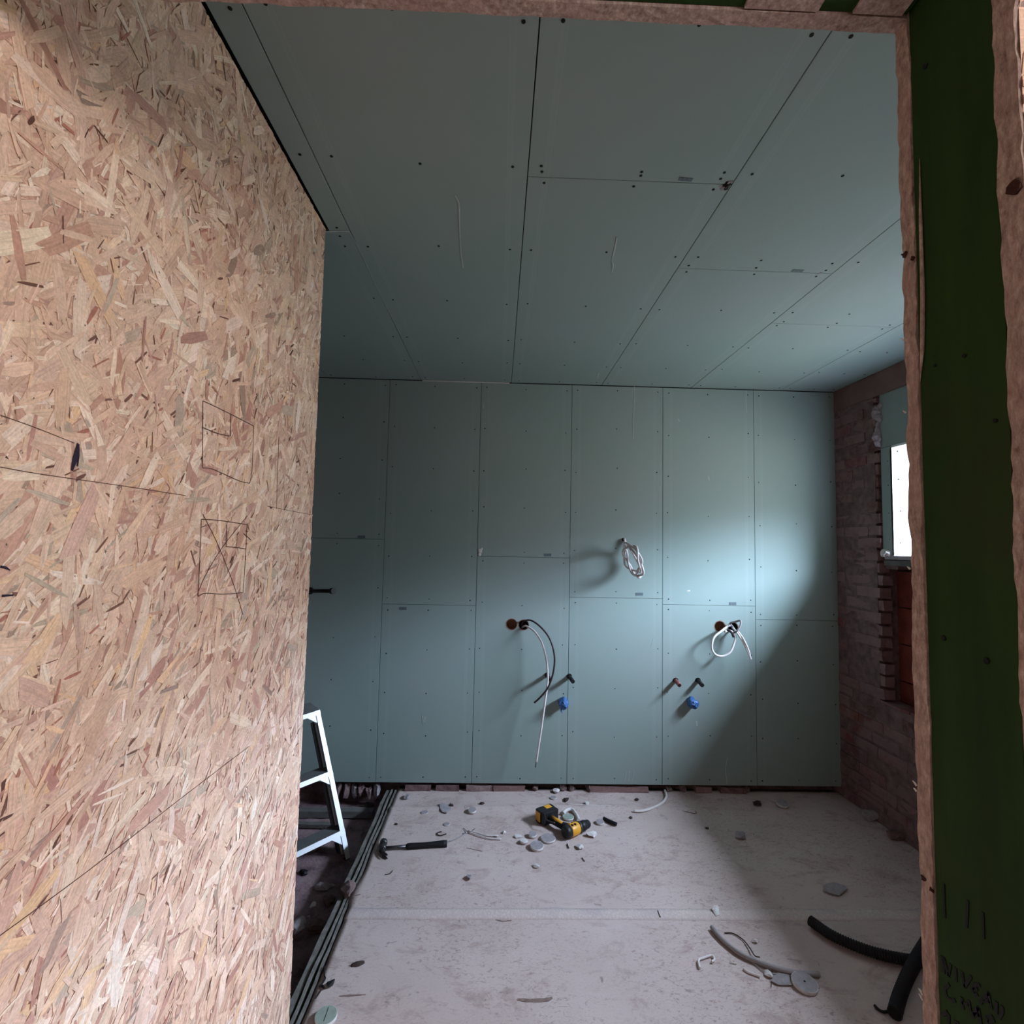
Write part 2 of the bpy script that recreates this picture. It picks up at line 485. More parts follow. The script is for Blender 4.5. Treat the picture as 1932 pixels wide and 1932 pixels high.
st = [([onZ(1281, 337, CEIL), onZ(1306, 339, CEIL)], .013), ([onZ(1494, 510, CEIL), onZ(1515, 511, CEIL)], .016)]
o = marks_on(ceiling, 'ink_stamp', STAMP, st, (0, 0, -1)); o.location = (0, 0, -CEIL)
# chipped corner in the ceiling where three boards meet
bm = bmesh.new()
for px, py, s, mi in ((1372, 350, .018, 0), (1362, 354, .014, 1), (1378, 345, .010, 1), (1545, 517, .012, 1)):
    c = onZ(px, py, CEIL)
    k = bmesh.ops.create_icosphere(bm, subdivisions=2, radius=s, matrix=Matrix.Translation(c) @ Matrix.Diagonal((1, 1, .12, 1)))
    for v in k['verts']:
        for f in v.link_faces: f.material_index = mi
rough_up(bm, .006, 70)
o = link('chipped_corner', bm, [DARK, GYPD], ceiling); o.location = (0, 0, -CEIL)
# bright gypsum edge between ceiling and back wall
bm = bmesh.new()
a = onY(797, 718, WY); b = onY(961, 721, WY)
box(bm, (a.x, WY-.004, CEIL-.007), (b.x, WY+.002, CEIL-.0015))
link('gypsum_edge', bm, GYPW, wall_back).location = (0, -WY, 0)

# ---- right wall: brick pier, niche, window
def vcol(bm):
    return bm.loops.layers.float_color.get('Col') or bm.loops.layers.float_color.new('Col')
def brick_block(bm, x0, x1, y0, y1, z0, z1, jag0=0, jag1=0, face='x'):
    """rows of bricks along y; jagged at y0 / y1 ends"""
    cl = vcol(bm); row = 0; z = z0
    while z < z1-.02:
        h = min(.062, z1-z-.004)
        s = y0+(rnd.uniform(0, jag0) if jag0 else 0); e = y1-(rnd.uniform(0, jag1) if jag1 else 0)
        y = s; first = True
        while y < e-.01:
            L = (.10 if (row % 2 and first) else .205)*rnd.uniform(.93, 1.05); first = False
            ye = min(y+L, e)
            if e-ye < .03: ye = e
            vs = box(bm, (x0+rnd.uniform(-.006, .005), y+.005, z+rnd.uniform(.004, .008)), (x1, ye-.005, z+h), 0, 0)
            t = rnd.random()
            if t < .5: c = lin(120+rnd.randint(-16, 16), 80+rnd.randint(-10, 10), 80+rnd.randint(-8, 8))
            elif t < .85: c = lin(134, 108, 102)
            else: c = lin(92, 66, 62)
            for f in {f for v in vs for f in v.link_faces}:
                for lp in f.loops: lp[cl] = c
            y = ye
        z += .072; row += 1
wall_right = empty('wall_right', (RX, 2, 0), kind='structure')
def wr(name, bm, mat, **k):
    o = link(name, bm, mat, wall_right); o.location = (-RX, -2, 0); return o
bm = bmesh.new()
NY = 2.87; NY0 = 1.60
brick_block(bm, RX, RX+.06, NY-.012, WY+.08, .70, 2.46, .035, 0)
brick_block(bm, RX, RX+.10, .56, WY+.08, .0, .70)
brick_block(bm, RX, RX+.10, .56, NY0+.02, .70, 2.46, 0, .05)
bmesh.ops.subdivide_edges(bm, edges=bm.edges[:], cuts=1)
rough_up(bm, .007, 22)
wr('brickwork', bm, BRICK)
bm = bmesh.new()
box(bm, (RX+.001, NY+.035, .68), (RX+.315, WY+.1, 2.60)); box(bm, (RX+.001, .553, -.3), (RX+.315, WY+.1, .68))
box(bm, (RX+.010, .553, .68), (RX+.315, NY0-.03, 2.60)); box(bm, (RX+.18, NY0-.04, .60), (RX+.315, NY+.05, 1.48))
box(bm, (RX+.125, NY0-.04, 2.28), (RX+.315, NY+.05, 2.60))
wr('mortar_core', bm, MORTAR)
bm = subdivided_box((RX-.004, .56, 2.468), (RX+.16, WY, CEIL-.002), .12); rough_up(bm, .005, 9)
wr('lintel_band', bm, BEIGE)
# terracotta blocks in the niche below the sill
bm = bmesh.new(); z = .60
while z < 1.44:
    y = NY0-.03-(.1 if int(z*10) % 2 else 0)
    while y < NY+.04:
        box(bm, (RX+.115+rnd.uniform(0, .003), max(y, NY0-.04)+.003, z+.003), (RX+.17, min(y+.49, NY+.045)-.003, z+.207), 0, .003)
        y += .5
    z += .21
wr('terracotta_blocks', bm, TERRA)
# window opening
OX = RX+.265; IX = RX+.010
WZ0, WZ1 = 1.528, 2.142
yo0, yo1, yi0, yi1 = 1.74, 2.715, 1.66, 2.785
window_1 = empty('window_1', (OX, 2.25, WZ0), kind='structure')
def prism_quad(bm, quad, d, mi=0):
    a = [bm.verts.new(Vector(q)) for q in quad]; b = [bm.verts.new(Vector(q)+Vector(d)) for q in quad]
    bm.faces.new(a).material_index = mi; bm.faces.new(b[::-1]).material_index = mi
    for k in range(4): bm.faces.new((a[k], b[k], b[(k+1) % 4], a[(k+1) % 4])).material_index = mi
def wn(name, bm, mat):
    o = link(name, bm, mat, window_1); o.location = (-OX, -2.25, -WZ0); return o
bm = bmesh.new()
prism_quad(bm, [(IX, yi1, WZ0), (OX, yo1, WZ0), (OX, yo1, WZ1), (IX, yi1, WZ1)], (0, .012, 0))
for xx, zz in ((IX+.03, 1.60), (IX+.035, 1.78), (IX+.03, 1.96), (IX+.028, 2.12)):
    yy = yi1-(xx-IX)*(yi1-yo1)/(OX-IX)
    cyl(bm, (xx, yy+.001, zz), (-.3, -1, 0), .004, .003, 8, 1)
wn('window_reveal', bm, [PLAST_W, DARK])
bm = bmesh.new()
prism_quad(bm, [(IX, yi0, WZ0), (OX, yo0, WZ0), (OX, yo0, WZ1), (IX, yi0, WZ1)], (0, -.012, 0))
wn('window_reveal', bm, PLAST_W)
bm = bmesh.new(); prism_quad(bm, [(IX, yi0, WZ1), (OX, yo0, WZ1), (OX, yo1, WZ1), (IX, yi1, WZ1)], (0, 0, .012))
wn('window_head', bm, PLAST_W)
bm = bmesh.new(); box(bm, (IX-.006, NY0, WZ0-.022), (OX+.02, NY-.02, WZ0), 0, .003)
wn('window_sill', bm, GYPD)
bm = bmesh.new(); box(bm, (RX+.012, NY0, WZ0-.058), (RX+.16, NY-.004, WZ0-.026), 0, .004)
wn('sill_rail', bm, GREYT)
bm = bmesh.new()
for a, b in (((OX, yo0-.02, WZ0), (OX+.05, yo0+.035, WZ1)), ((OX, yo1-.035, WZ0), (OX+.05, yo1+.02, WZ1)),
             ((OX, yo0, WZ0-.01), (OX+.05, yo1, WZ0+.04)), ((OX, yo0, WZ1-.04), (OX+.05, yo1, WZ1+.02))):
    box(bm, a, b, 0, .004)
wn('window_frame', bm, PLAST_W)
# masonry closing the wall round the window
bm = bmesh.new()
box(bm, (IX+.014, NY0-.04, WZ1+.013), (OX+.05, NY+.05, 2.62)); 
box(bm, (IX+.03, yi1+.014, 1.45), (OX+.05, NY+.10, 2.3)); box(bm, (IX+.03, NY0-.1, 1.45), (OX+.05, yi0-.014, 2.3))
prism_quad(bm, [(IX+.05, yi1+.013, WZ0-.02), (OX+.05, yo1+.013, WZ0-.02), (OX+.05, yo1+.013, WZ1+.05), (IX+.05, yi1+.013, WZ1+.05)], (0, .25, 0))
prism_quad(bm, [(IX+.05, yi0-.013, WZ0-.02), (OX+.05, yo0-.013, WZ0-.02), (OX+.05, yo0-.013, WZ1+.05), (IX+.05, yi0-.013, WZ1+.05)], (0, -.25, 0))
wr('window_masonry', bm, MORTAR)
# green boards lining the niche
bm = bmesh.new(); box(bm, (IX, NY0-.03, WZ1+.012), (IX+.0125, NY-.004, 2.472), 0, .001)
wr('niche_board', bm, [BOARD, DARK])
bm = bmesh.new(); box(bm, (IX, yi1, WZ0), (IX+.0125, NY-.004, WZ1+.01), 0, .001)
for z in (1.62, 1.77, 1.93, 2.07): cyl(bm, (IX+.001, yi1+.03, z), (-1, 0, 0), .003, .002, 8, 1)
wr('niche_board', bm, [BOARD, DARK])
bm = bmesh.new(); box(bm, (IX, NY0-.03, WZ0), (IX+.0125, yi0, WZ1+.01), 0, .001)
wr('niche_board', bm, [BOARD, DARK])
bm = bmesh.new(); box(bm, (OX+.055, -.2, 2.72), (2.93, 5.2, 2.86), 0, .01)
wr('sky_cutoff_slab', bm, GREYT)  # unseen slab, added to cut off high sky light and sharpen shadows
# rough plaster lump at niche corner
bm = bmesh.new()
for k in range(7):
    bmesh.ops.create_icosphere(bm, subdivisions=2, radius=rnd.uniform(.018, .034), matrix=Matrix.Translation((RX+.012+rnd.uniform(-.006, .006), NY+.0+rnd.uniform(-.01, .012), 2.19+k*.036)) @ Matrix.Diagonal((1, .7, 1.3, 1)))
rough_up(bm, .012, 40)
wr('plaster_lump', bm, GYPD)
bm = bmesh.new()
bmesh.ops.create_icosphere(bm, subdivisions=3, radius=.03, matrix=Matrix.Translation((IX-.004, yi1+.055, WZ0+.010)) @ Matrix.Diagonal((.5, 1.2, .75, 1)))
rough_up(bm, .016, 42)
wr('filler_lump', bm, GYPW)

# ---- floor
def floor_grid(x0, x1, y0, y1, step, zfun, edge=None):
    bm = bmesh.new(); nx = int((x1-x0)/step)+1; ny = int((y1-y0)/step)+1
    V = []
    for j in range(ny+1):
        for i in range(nx+1):
            x = x0+(x1-x0)*i/nx; y = y0+(y1-y0)*j/ny
            if edge: x, y = edge(x, y, i, j, nx, ny)
            V.append(bm.verts.new((x, y, zfun(x, y))))
    for j in range(ny):
        for i in range(nx):
            k = j*(nx+1)+i
            f = bm.faces.new((V[k], V[k+1], V[k+nx+2], V[k+nx+1])); f.smooth = True
    return bm, V, nx, ny
def zf(x, y):
    z = .0025*noise.noise(Vector((x*2.2, y*2.2, 0)))+.0012*noise.noise(Vector((x*9, y*9, 3)))
    z += .010*math.exp(-((y-3.06-.02*math.sin(x*3))/.022)**2)*(1 if x < 1.2 else .4)
    z += .005*math.exp(-((y-2.95+.01*math.sin(x*4))/.014)**2)*max(0, min(1, (.4-x)*2))
    return z
def fedge(x, y, i, j, nx, ny):
    if i == 0: x += .007*noise.noise(Vector((0, y*7, 0)))-.02*math.exp(-((y-2.33)/.07)**2)
    return x, y
bm, V, nx, ny = floor_grid(-.598, RX+.012, .2, WY+.05, .022, zf, fedge)
r = bmesh.ops.extrude_face_region(bm, geom=bm.faces[:])
for g_ in r['geom']:
    if isinstance(g_, bmesh.types.BMVert): g_.co.z -= .006
floor_o = tag(link('floor', bm, MEMB), kind='structure')
bm = bmesh.new(); box(bm, (-.596, .2, -.3), (RX+.1, WY+.09, -.010))
link('floor_slab', bm, GREYT, floor_o)
bm, V, nx, ny = floor_grid(-.60, 2.205, 2.18, 2.245, .02, lambda x, y: zf(x, y)+.0035-.003*abs((y-2.215)/.04))
r = bmesh.ops.extrude_face_region(bm, geom=bm.faces[:])
for g_ in r['geom']:
    if isinstance(g_, bmesh.types.BMVert): g_.co.z -= .004
link('membrane_seam', bm, SEAM, floor_o)
# pit floor
bm, V, nx, ny = floor_grid(-2.1, -.59, .2, WY+.1, .03, lambda x, y: -.125+.012*noise.noise(Vector((x*4, y*4, 5)))+.006*noise.noise(Vector((x*15, y*15, 5)))+.03*max(0, (y-3.0))*2)
tag(link('floor_pit', bm, DIRT), kind='structure')
# side of the hidden part of the room
bm = bmesh.new(); box(bm, (-2.2, .3, -.3), (-2.0, WY+.2, 2.7)); tag(link('wall_left_far', bm, MORTAR), kind='structure')
bm = bmesh.new(); box(bm, (-2.2, .29, -.3), (LX-.1365, .40, 2.7)); tag(link('wall_near_pit', bm, MORTAR), kind='structure')

bm = bmesh.new()
for pl, w in (([(976, 1886), (1000, 1888), (1030, 1887), (1042, 1883)], .014), ([(640, 1880), (652, 1879), (690, 1877)], .006), ([(935, 1735), (948, 1738), (965, 1737)], .006),
              ([(670, 1690), (680, 1688)], .008), ([(1030, 1728), (1046, 1732)], .006), ([(880, 1600), (910, 1607)], .005)):
    pts = catmull([onZ(x, y, 0) for x, y in pl], 5)
    for p in pts: p.z = zf(p.x, p.y)+.0006
    ribbon(bm, pts, [w*(.35+.65*math.sin(math.pi*(i+.6)/(len(pts)+.3)))*(1+.5*noise.noise(p*60)) for i, p in enumerate(pts)], (0, 0, 1), .0006)
tag(link('dirt_smears', bm, plain('dried_mud', lin(140, 118, 110), .95, var=.2, scale=60), floor_o), kind='stuff')
# ---- left OSB wall with flakes
wall_left = empty('wall_left', (LX, 1, 0), kind='structure')
def osb_flakes(name, parent, u0, u1, v0, v1, place, n, seed, layers=.0016, big=1.0):
    R = random.Random(seed); bm = bmesh.new()
    cl = bm.loops.layers.float_color.new('Col'); uvl = bm.loops.layers.uv.new('UVMap')
    pal = [(lin(226, 196, 172), 26), (lin(217, 184, 160), 26), (lin(238, 216, 196), 14), (lin(204, 168, 148), 14),
           (lin(188, 142, 124), 8), (lin(168, 116, 102), 3.2), (lin(176, 162, 144), 3), (lin(228, 190, 150), 3), (lin(240, 224, 206), 4), (lin(144, 122, 108), 1.6)]
    mean = lin(222, 190, 174)
    pal = [(tuple(.74*c[i]+.26*mean[i] for i in range(3))+(1,), w) for c, w in pal]
    cols = [c for c, w in pal]; ws = [w for c, w in pal]
    def poly(cu, cv, L, Wd, a, off, col):
        ca, sa = math.cos(a), math.sin(a); pts = []
        e1 = R.uniform(-.4, .4)*Wd; e2 = R.uniform(-.4, .4)*Wd; tp = R.uniform(.3, 1); tp2 = R.uniform(.4, 1)
        loc = [(-L/2+e1, -Wd/2*tp), (-L/6, -Wd/2*R.uniform(.85, 1.1)), (L/5, -Wd/2), (L/2+e2, -Wd/2*tp2),
               (L/2-e2, Wd/2*tp2), (L/6, Wd/2*R.uniform(.85, 1.1)), (-L/5, Wd/2), (-L/2-e1, Wd/2*tp)]
        ou, ov = R.uniform(0, 50), R.uniform(0, 50)
        vs = []
        for lx, ly in loc:
            u = min(max(cu+lx*ca-ly*sa, u0), u1); v = min(max(cv+lx*sa+ly*ca, v0), v1)
            vs.append(bm.verts.new(place(u, v, off+R.uniform(0, .00006))))
        try: f = bm.faces.new(vs)
        except ValueError: return
        for lp, (lx, ly) in zip(f.loops, loc):
            lp[cl] = col; lp[uvl].uv = (lx+ou, ly+ov)
    # base sheet
    f = bm.faces.new([bm.verts.new(place(*p, 0)) for p in ((u0, v0), (u1, v0), (u1, v1), (u0, v1))])
    for lp in f.loops: lp[cl] = cols[1]; lp[uvl].uv = (lp.vert.co.y, lp.vert.co.z)
    f = bm.faces.new([bm.verts.new(place(*p, -.018)) for p in ((u0, v1), (u1, v1), (u1, v0), (u0, v0))])
    for lp in f.loops: lp[cl] = cols[1]
    for i in range(n):
        t = i/n
        k = R.random()
        if k < .25: L, Wd = R.uniform(.045, .12)*big, R.uniform(.008, .028)
        elif k < .62: L, Wd = R.uniform(.03, .08), R.uniform(.004, .012)
        else: L, Wd = R.uniform(.012, .04), R.uniform(.0015, .006)
        a = R.gauss(math.pi*.30, .55) if R.random() < .75 else R.uniform(0, math.pi)
        c = R.choices(cols, ws)[0]
        if k > .86: c = R.choices([lin(120, 84, 72), lin(240, 220, 200), lin(96, 66, 56), lin(176, 120, 104)], [3, 3, 1, 2])[0]
        j = R.uniform(.9, 1.08); c = (c[0]*j, c[1]*j*R.uniform(.97, 1.02), c[2]*j*R.uniform(.95, 1.03), 1)
        poly(R.uniform(u0, u1), R.uniform(v0, v1), L, Wd, a, .0003+layers*t, c)
    me = bpy.data.meshes.new(name); bm.to_mesh(me); bm.free(); me.materials.append(OSB)
    o = bpy.data.objects.new(name, me); COL.objects.link(o)
    if parent: o.parent = parent
    return o
o = osb_flakes('osb_sheet', wall_left, .30, YP, -.02, CEIL-.003, lambda u, v, w: Vector((LX-.0022+w, u, v)), 23000, 3)
o.location = (-LX, -1, 0)
bm = bmesh.new(); box(bm, (LX-.021, .30, -.12), (LX-.0025, YP-.0005, CEIL-.004))
link('osb_core', bm, EDGE, wall_left).location = (-LX, -1, 0)
bm = bmesh.new()
for y in (YP-.06, 1.1, .6): box(bm, (LX-.115, y, -.12), (LX-.0215, y+.045, CEIL-.005))
box(bm, (LX-.135, .3, -.12), (LX-.1155, YP-.005, CEIL-.005))
link('partition_studs', bm, GREYT, wall_left).location = (-LX, -1, 0)
# pencil and marker sketches on the OSB
NX = (1, 0, 0)
LS = LX
def skl(pts, w, n=3): return ([p_+Vector((0, 0, 0)) for p_ in catmull([onX(x, y, LS) for x, y in pts], n)], w)
def osbz(x, y): # crop helper: picture measures from the enlarged view of the sketch
    return (x/2.7597, 600+y/2.7599)
def Z_(pl): return [osbz(*q) for q in pl]
items = [skl(Z_([(1058, 432), (1180, 490), (1320, 562)]), .0016), skl(Z_([(1056, 432), (1054, 600), (1055, 780)]), .0014),
         skl(Z_([(1055, 780), (1100, 785), (1160, 810), (1250, 850), (1300, 860)]), .0016), skl(Z_([(1300, 860), (1313, 780), (1320, 562)]), .0014),
         skl(Z_([(1054, 570), (1130, 600), (1196, 615)]), .0018), skl(Z_([(1202, 500), (1200, 615)]), .0014),
         skl(Z_([(1050, 1048), (1150, 1055), (1286, 1076)]), .0018), skl(Z_([(1048, 1048), (1040, 1250), (1031, 1450)]), .0012),
         skl(Z_([(1031, 1450), (1070, 1433), (1160, 1438), (1265, 1430)]), .0018), skl(Z_([(1286, 1076), (1278, 1250), (1265, 1430)]), .0013),
         skl(Z_([(1055, 1020), (1130, 1170), (1210, 1370), (1265, 1545)]), .0012), skl(Z_([(1288, 1030), (1160, 1190), (1070, 1340), (1035, 1420)]), .0012),
         skl(Z_([(1180, 1075), (1177, 1190)]), .0014), skl(Z_([(1175, 1190), (1230, 1195), (1280, 1203)]), .0020), skl(Z_([(1268, 1122), (1305, 1155)]), .0018),
         skl(Z_([(1452, 620), (1445, 820), (1440, 995)]), .0012),
         skl([(0, 881), (80, 895), (240, 918), (350, 935)], .0010), skl([(505, 955), (560, 966), (592, 972)], .0010),
         skl([(0, 783), (70, 808), (140, 836)], .0008),
         skl([(0, 1765), (130, 1670), (235, 1590), (330, 1515), (470, 1408)], .0010)]
o = marks_on(wall_left, 'pencil_sketch', PEN, items, NX, .0006); o.location = (-LX, -1, 0)
bm = bmesh.new()
ribbon(bm, [onX(146, 836, LS), onX(144, 850, LS), onX(140, 868, LS), onX(135, 888, LS)], [.002, .006, .008, .003], NX, .001)
ribbon(bm, [onX(147, 838, LS), onX(147, 860, LS), onX(145, 880, LS)], [.003, .003, .002], NX, .0012)
ribbon(bm, [onX(0, 1069, LS), onX(10, 1071, LS), onX(18, 1076, LS)], [.003, .003, .001], NX, .001)
ribbon(bm, [onX(3, 1124, LS), onX(24, 1123, LS)], [.003, .002], NX, .001)
o = link('marker_smudge', bm, plain('purple_black_ink', lin(36, 22, 44), .6, bump=0), wall_left); o.location = (-LX, -1, 0)

# ---- partition we look through: right jamb and header
K = .46
wall_front = empty('wall_front', (K, .48, 0), kind='structure')
def wf(o): o.location = (-K, -.48, 0); return o
YN0, YN1, YF0, YF1 = .419, .4395, .5355, .553
def raw_edge_board(x0, x1, y0, y1, z0, z1, seed, axis, amp=.003, step=.02):
    bm = subdivided_box((x0, y0, z0), (x1, y1, z1), step)
    for v in bm.verts:
        if axis == 'x' and abs(v.co.x-x0) < 1e-5:
            t = v.co.z*14; v.co.x += amp*noise.noise(Vector((t, seed, v.co.y*60)))+amp*.5*noise.noise(Vector((t*6, seed, v.co.y*200)))
            v.co.y += amp*.6*noise.noise(Vector((t*3, seed+9, 0)))
        if axis == 'z' and abs(v.co.z-z0) < 1e-5:
            t = v.co.x*14; v.co.z += amp*noise.noise(Vector((t, seed, v.co.y*60)))+amp*.5*noise.noise(Vector((t*6, seed, v.co.y*200)))
            v.co.y += amp*.6*noise.noise(Vector((t*3, seed+9, 0)))
    return bm
HZ = 1.55+.618
def strips(z0, z1, n):  # long boards in short tall cells keep the vertex count low
    return [(z0+(z1-z0)*i/n, z0+(z1-z0)*(i+1)/n) for i in range(n)]
def board_x(x0, x1, y0, y1, z0, z1, seed, amp=.003):
    bm = bmesh.new(); n = int((z1-z0)/.012); m_ = 4
    def P(i, k):  # ring around the section: front-left edge is the ragged one
        z = z0+(z1-z0)*i/n
        pr = [(x0, y0), (x0, y0+(y1-y0)/3), (x0, y0+(y1-y0)*2/3), (x0, y1), (x1, y1), (x1, y0)][k]
        x, y = pr
        if k < 4:
            x += amp*.4*noise.noise(Vector((z*9, seed, k*.35)))+amp*.55*noise.noise(Vector((z*110, seed, k*.8)))
            if k == 0: y += amp*.8*noise.noise(Vector((z*22, seed+4, 0)))+amp*.4*noise.noise(Vector((z*120, seed, 2)))
            if k == 3: y += amp*.8*noise.noise(Vector((z*22, seed+8, 0)))+amp*.4*noise.noise(Vector((z*120, seed, 5)))
        return Vector((x, y, z))
    rings = [[bm.verts.new(P(i, k)) for k in range(6)] for i in range(n+1)]
    for a, b in zip(rings, rings[1:]):
        for k in range(6): bm.faces.new((a[k], a[(k+1) % 6], b[(k+1) % 6], b[k]))
    bm.faces.new(rings[0]); bm.faces.new(rings[-1])
    return bm
wf(link('osb_edge', board_x(K, 2.3, YF0, YF1, 0, 2.6, 1.3, .0035), EDGE, wall_front))
bm = board_x(K+.002, K+.047, YN1+.0008, YF0-.0008, 0, 2.6, 5.1, .0005)
wf(link('green_stud', bm, GREEN, wall_front))
wf(link('osb_edge', board_x(K+.001, K+.03, YN0, YN1, 0, 2.6, 8.7, .0035), EDGE, wall_front))
o = osb_flakes('osb_sheet', wall_front, K+.004, 1.5, 0, 2.7, lambda u, v, w: Vector((u, YN0-.0006-w, v)), 5200, 11)
wf(o)
# header over the opening
def board_z(x0, x1, y0, y1, z0, z1, seed, amp=.003):
    bm = bmesh.new(); n = int((x1-x0)/.012)
    def P(i, k):
        x = x0+(x1-x0)*i/n
        y, z = [(y0, z0), (y0+(y1-y0)/3, z0), (y0+(y1-y0)*2/3, z0), (y1, z0), (y1, z1), (y0, z1)][k]
        if k < 4:
            z += amp*.3*noise.noise(Vector((x*12, seed, k*.35)))+amp*.4*noise.noise(Vector((x*90, seed, k*.8)))
            if k == 3: y += amp*.8*noise.noise(Vector((x*22, seed+8, 0)))+amp*.4*noise.noise(Vector((x*120, seed, 5)))
        return Vector((x, y, z))
    rings = [[bm.verts.new(P(i, k)) for k in range(6)] for i in range(n+1)]
    for a, b in zip(rings, rings[1:]):
        for k in range(6): bm.faces.new((a[k], a[(k+1) % 6], b[(k+1) % 6], b[k]))
    bm.faces.new(rings[0]); bm.faces.new(rings[-1])
    return bm
wf(link('osb_edge', board_z(LX+.001, K-.0005, YF0, YF1, HZ, 2.6, 2.2, .003), EDGE, wall_front))
bm = bmesh.new()
cuts = [LX+.001, .150, .215, .238, .315, .336, .39, K+.045]
box(bm, (LX+.001, YN1+.001, HZ+.004), (K-.001, YF0-.001, HZ+.05))
wf(link('green_header', bm, GREEN, wall_front))
bm = bmesh.new()
pa = onZ(1408, 4, HZ+.003).x; pb = onZ(1548, 10, HZ+.003).x; pc = onZ(1618, 8, HZ+.003).x
for a, b in ((pa, pb), (pc, K-.008)):
    box(bm, (a, YN1+.004, HZ+.0005), (b, YF0-.002, HZ+.0045))
wf(link('header_patch', bm, EDGE, wall_front))  # raised pinkish-brown patches on the underside of the green header
wf(link('osb_edge', board_z(LX+.001, K-.0005, YN0, YN1, HZ, 2.6, 3.2, .003), EDGE, wall_front))
# writing on the stud
def stud(pts, w=.0022):
    return ([onX(x, y, K+.0016) for x, y in pts], w*1.15)
def C5(x, y): return (1600+x/3.632, 1400+y/3.632)
def sC(pts, w=.0022): return stud([C5(*q) for q in pts], w)
items = [sC([(658, 970), (660, 1090), (665, 1205)], .0020), sC([(822, 1085), (818, 1180), (814, 1270)], .0022), sC([(925, 1165), (928, 1260), (930, 1345)], .0020),
  # N I V E A U
  sC([(650, 1470), (655, 1580)], .0036), sC([(652, 1470), (690, 1605)], .0030), sC([(690, 1605), (704, 1520)], .0022),
  sC([(738, 1545), (742, 1640)], .0024), sC([(780, 1570), (800, 1680)], .0026), sC([(800, 1680), (845, 1605)], .0024),
  sC([(905, 1665), (870, 1665), (850, 1700), (870, 1735), (890, 1730)], .0026), sC([(860, 1700), (888, 1690)], .0024),
  sC([(905, 1790), (955, 1725), (965, 1720)], .0026), sC([(962, 1720), (985, 1830)], .0026), sC([(925, 1775), (972, 1775)], .0022),
  sC([(1020, 1780), (1018, 1850), (1040, 1890), (1060, 1850), (1058, 1810)], .0026),
  # C H A P E
  sC([(695, 1660), (665, 1690), (680, 1745), (715, 1775), (735, 1768)], .0026),
  sC([(780, 1750), (790, 1830)], .0026), sC([(785, 1790), (830, 1800)], .0024), sC([(828, 1770), (840, 1840)], .0026),
  sC([(850, 1880), (895, 1820)], .0028), sC([(893, 1820), (912, 1930)], .0028), sC([(862, 1865), (905, 1870)], .0024),
  sC([(955, 1885), (960, 1930)], .0028), sC([(955, 1885), (990, 1880), (1000, 1905), (965, 1925)], .0026),
  # start of the third line
  sC([(645, 1870), (680, 1850), (692, 1870), (690, 1930)], .0028), sC([(730, 1915), (765, 1935)], .0026)]
o = marks_on(wall_front, 'handwriting', INK, items, (-1, 0, 0), .0006); wf(o)
bm = bmesh.new()
for px, py, r in ((1821, 671, .0022), (1781, 1204, .0028), (1862, 1247, .0030), (1765, 690, .0016), (1747, 125, .003), (1879, 794, .002)):
    c = onX(px, py, K+.0016)
    cyl(bm, c, (-1, 0, 0), r, .0012, 9)
rough_up(bm, .001, 400)
wf(link('knot_hole', bm, DARK, wall_front))
# dark knots and splits in the raw board edge
bm = bmesh.new()
for px, py, r in ((1707, 480, .0030), (1722, 487, .0026), (1742, 1657, .0026), (1757, 1680, .0022), (1912, 354, .005)):
    c = onX(px, py, K-.001)
    bmesh.ops.create_icosphere(bm, subdivisions=2, radius=r, matrix=Matrix.Translation(c) @ Matrix.Diagonal((.6, 1.2, 1.3, 1)))
rough_up(bm, .003, 260)
wf(link('dark_knot', bm, plain('dark_knot_wood', lin(58, 26, 18), .8), wall_front))
# pale slither of splintered wood beside the OSB edge
bm = bmesh.new()
tube(bm, [onX(1735, 300, K+.001), onX(1737, 420, K), onX(1741, 560, K), onX(1740, 660, K), onX(1736, 720, K+.001)], [.0004, .0018, .0024, .0022, .0004], 6)
wf(link('wood_splinter', bm, EDGE, wall_front))
for k, (px, py, L_) in enumerate(((1708, 640, .002), (1712, 778, .0022), (1716, 1074, .002), (1725, 1480, .003), (1727, 1492, .002), (1733, 1868, .003), (1735, 1880, .003))):
    c = onX(px, py, K-.0008); c.y = YF1-.0005
    bm = bmesh.new(); tube(bm, [c, c+Vector((-L_*.5, .0015, L_)), c+Vector((-L_, .002, L_*1.6))], [.0012, .0009, .0002], 5)
    wf(link('wood_splinter', bm, WOODS, wall_front))
# filler wall above the header
bm = bmesh.new(); box(bm, (-2.2, YN0+.002, 2.60), (2.9, YF1, 2.75)); wf(link('partition_head', bm, DARK, wall_front))

# ---- adjoining room behind the viewer
hall = empty('wall_hall', (0, -1, 0), kind='structure')
def hl(name, a, b, m_):
    bm = bmesh.new(); box(bm, a, b); link(name, bm, m_, hall).location = (0, 1, 0)
hl('hall_floor', (-.75, -2.7, -.1), (2.4, .199, 0), HALLD)
hl('hall_ceiling', (-.75, -2.7, 2.7), (2.4, .42, 2.8), HALLP)
hl('hall_left', (-.75, -2.7, 0), (-.62, .299, 2.7), HALLP)
hl('hall_rear', (-.75, -2.8, 0), (2.4, -2.7, 2.7), HALLP)
hl('hall_right', (2.3, -2.7, 0), (2.4, .42, 2.7), HALLP)
hl('hall_front', (1.5, .40, 0), (2.4, .42, 2.7), HALLP)

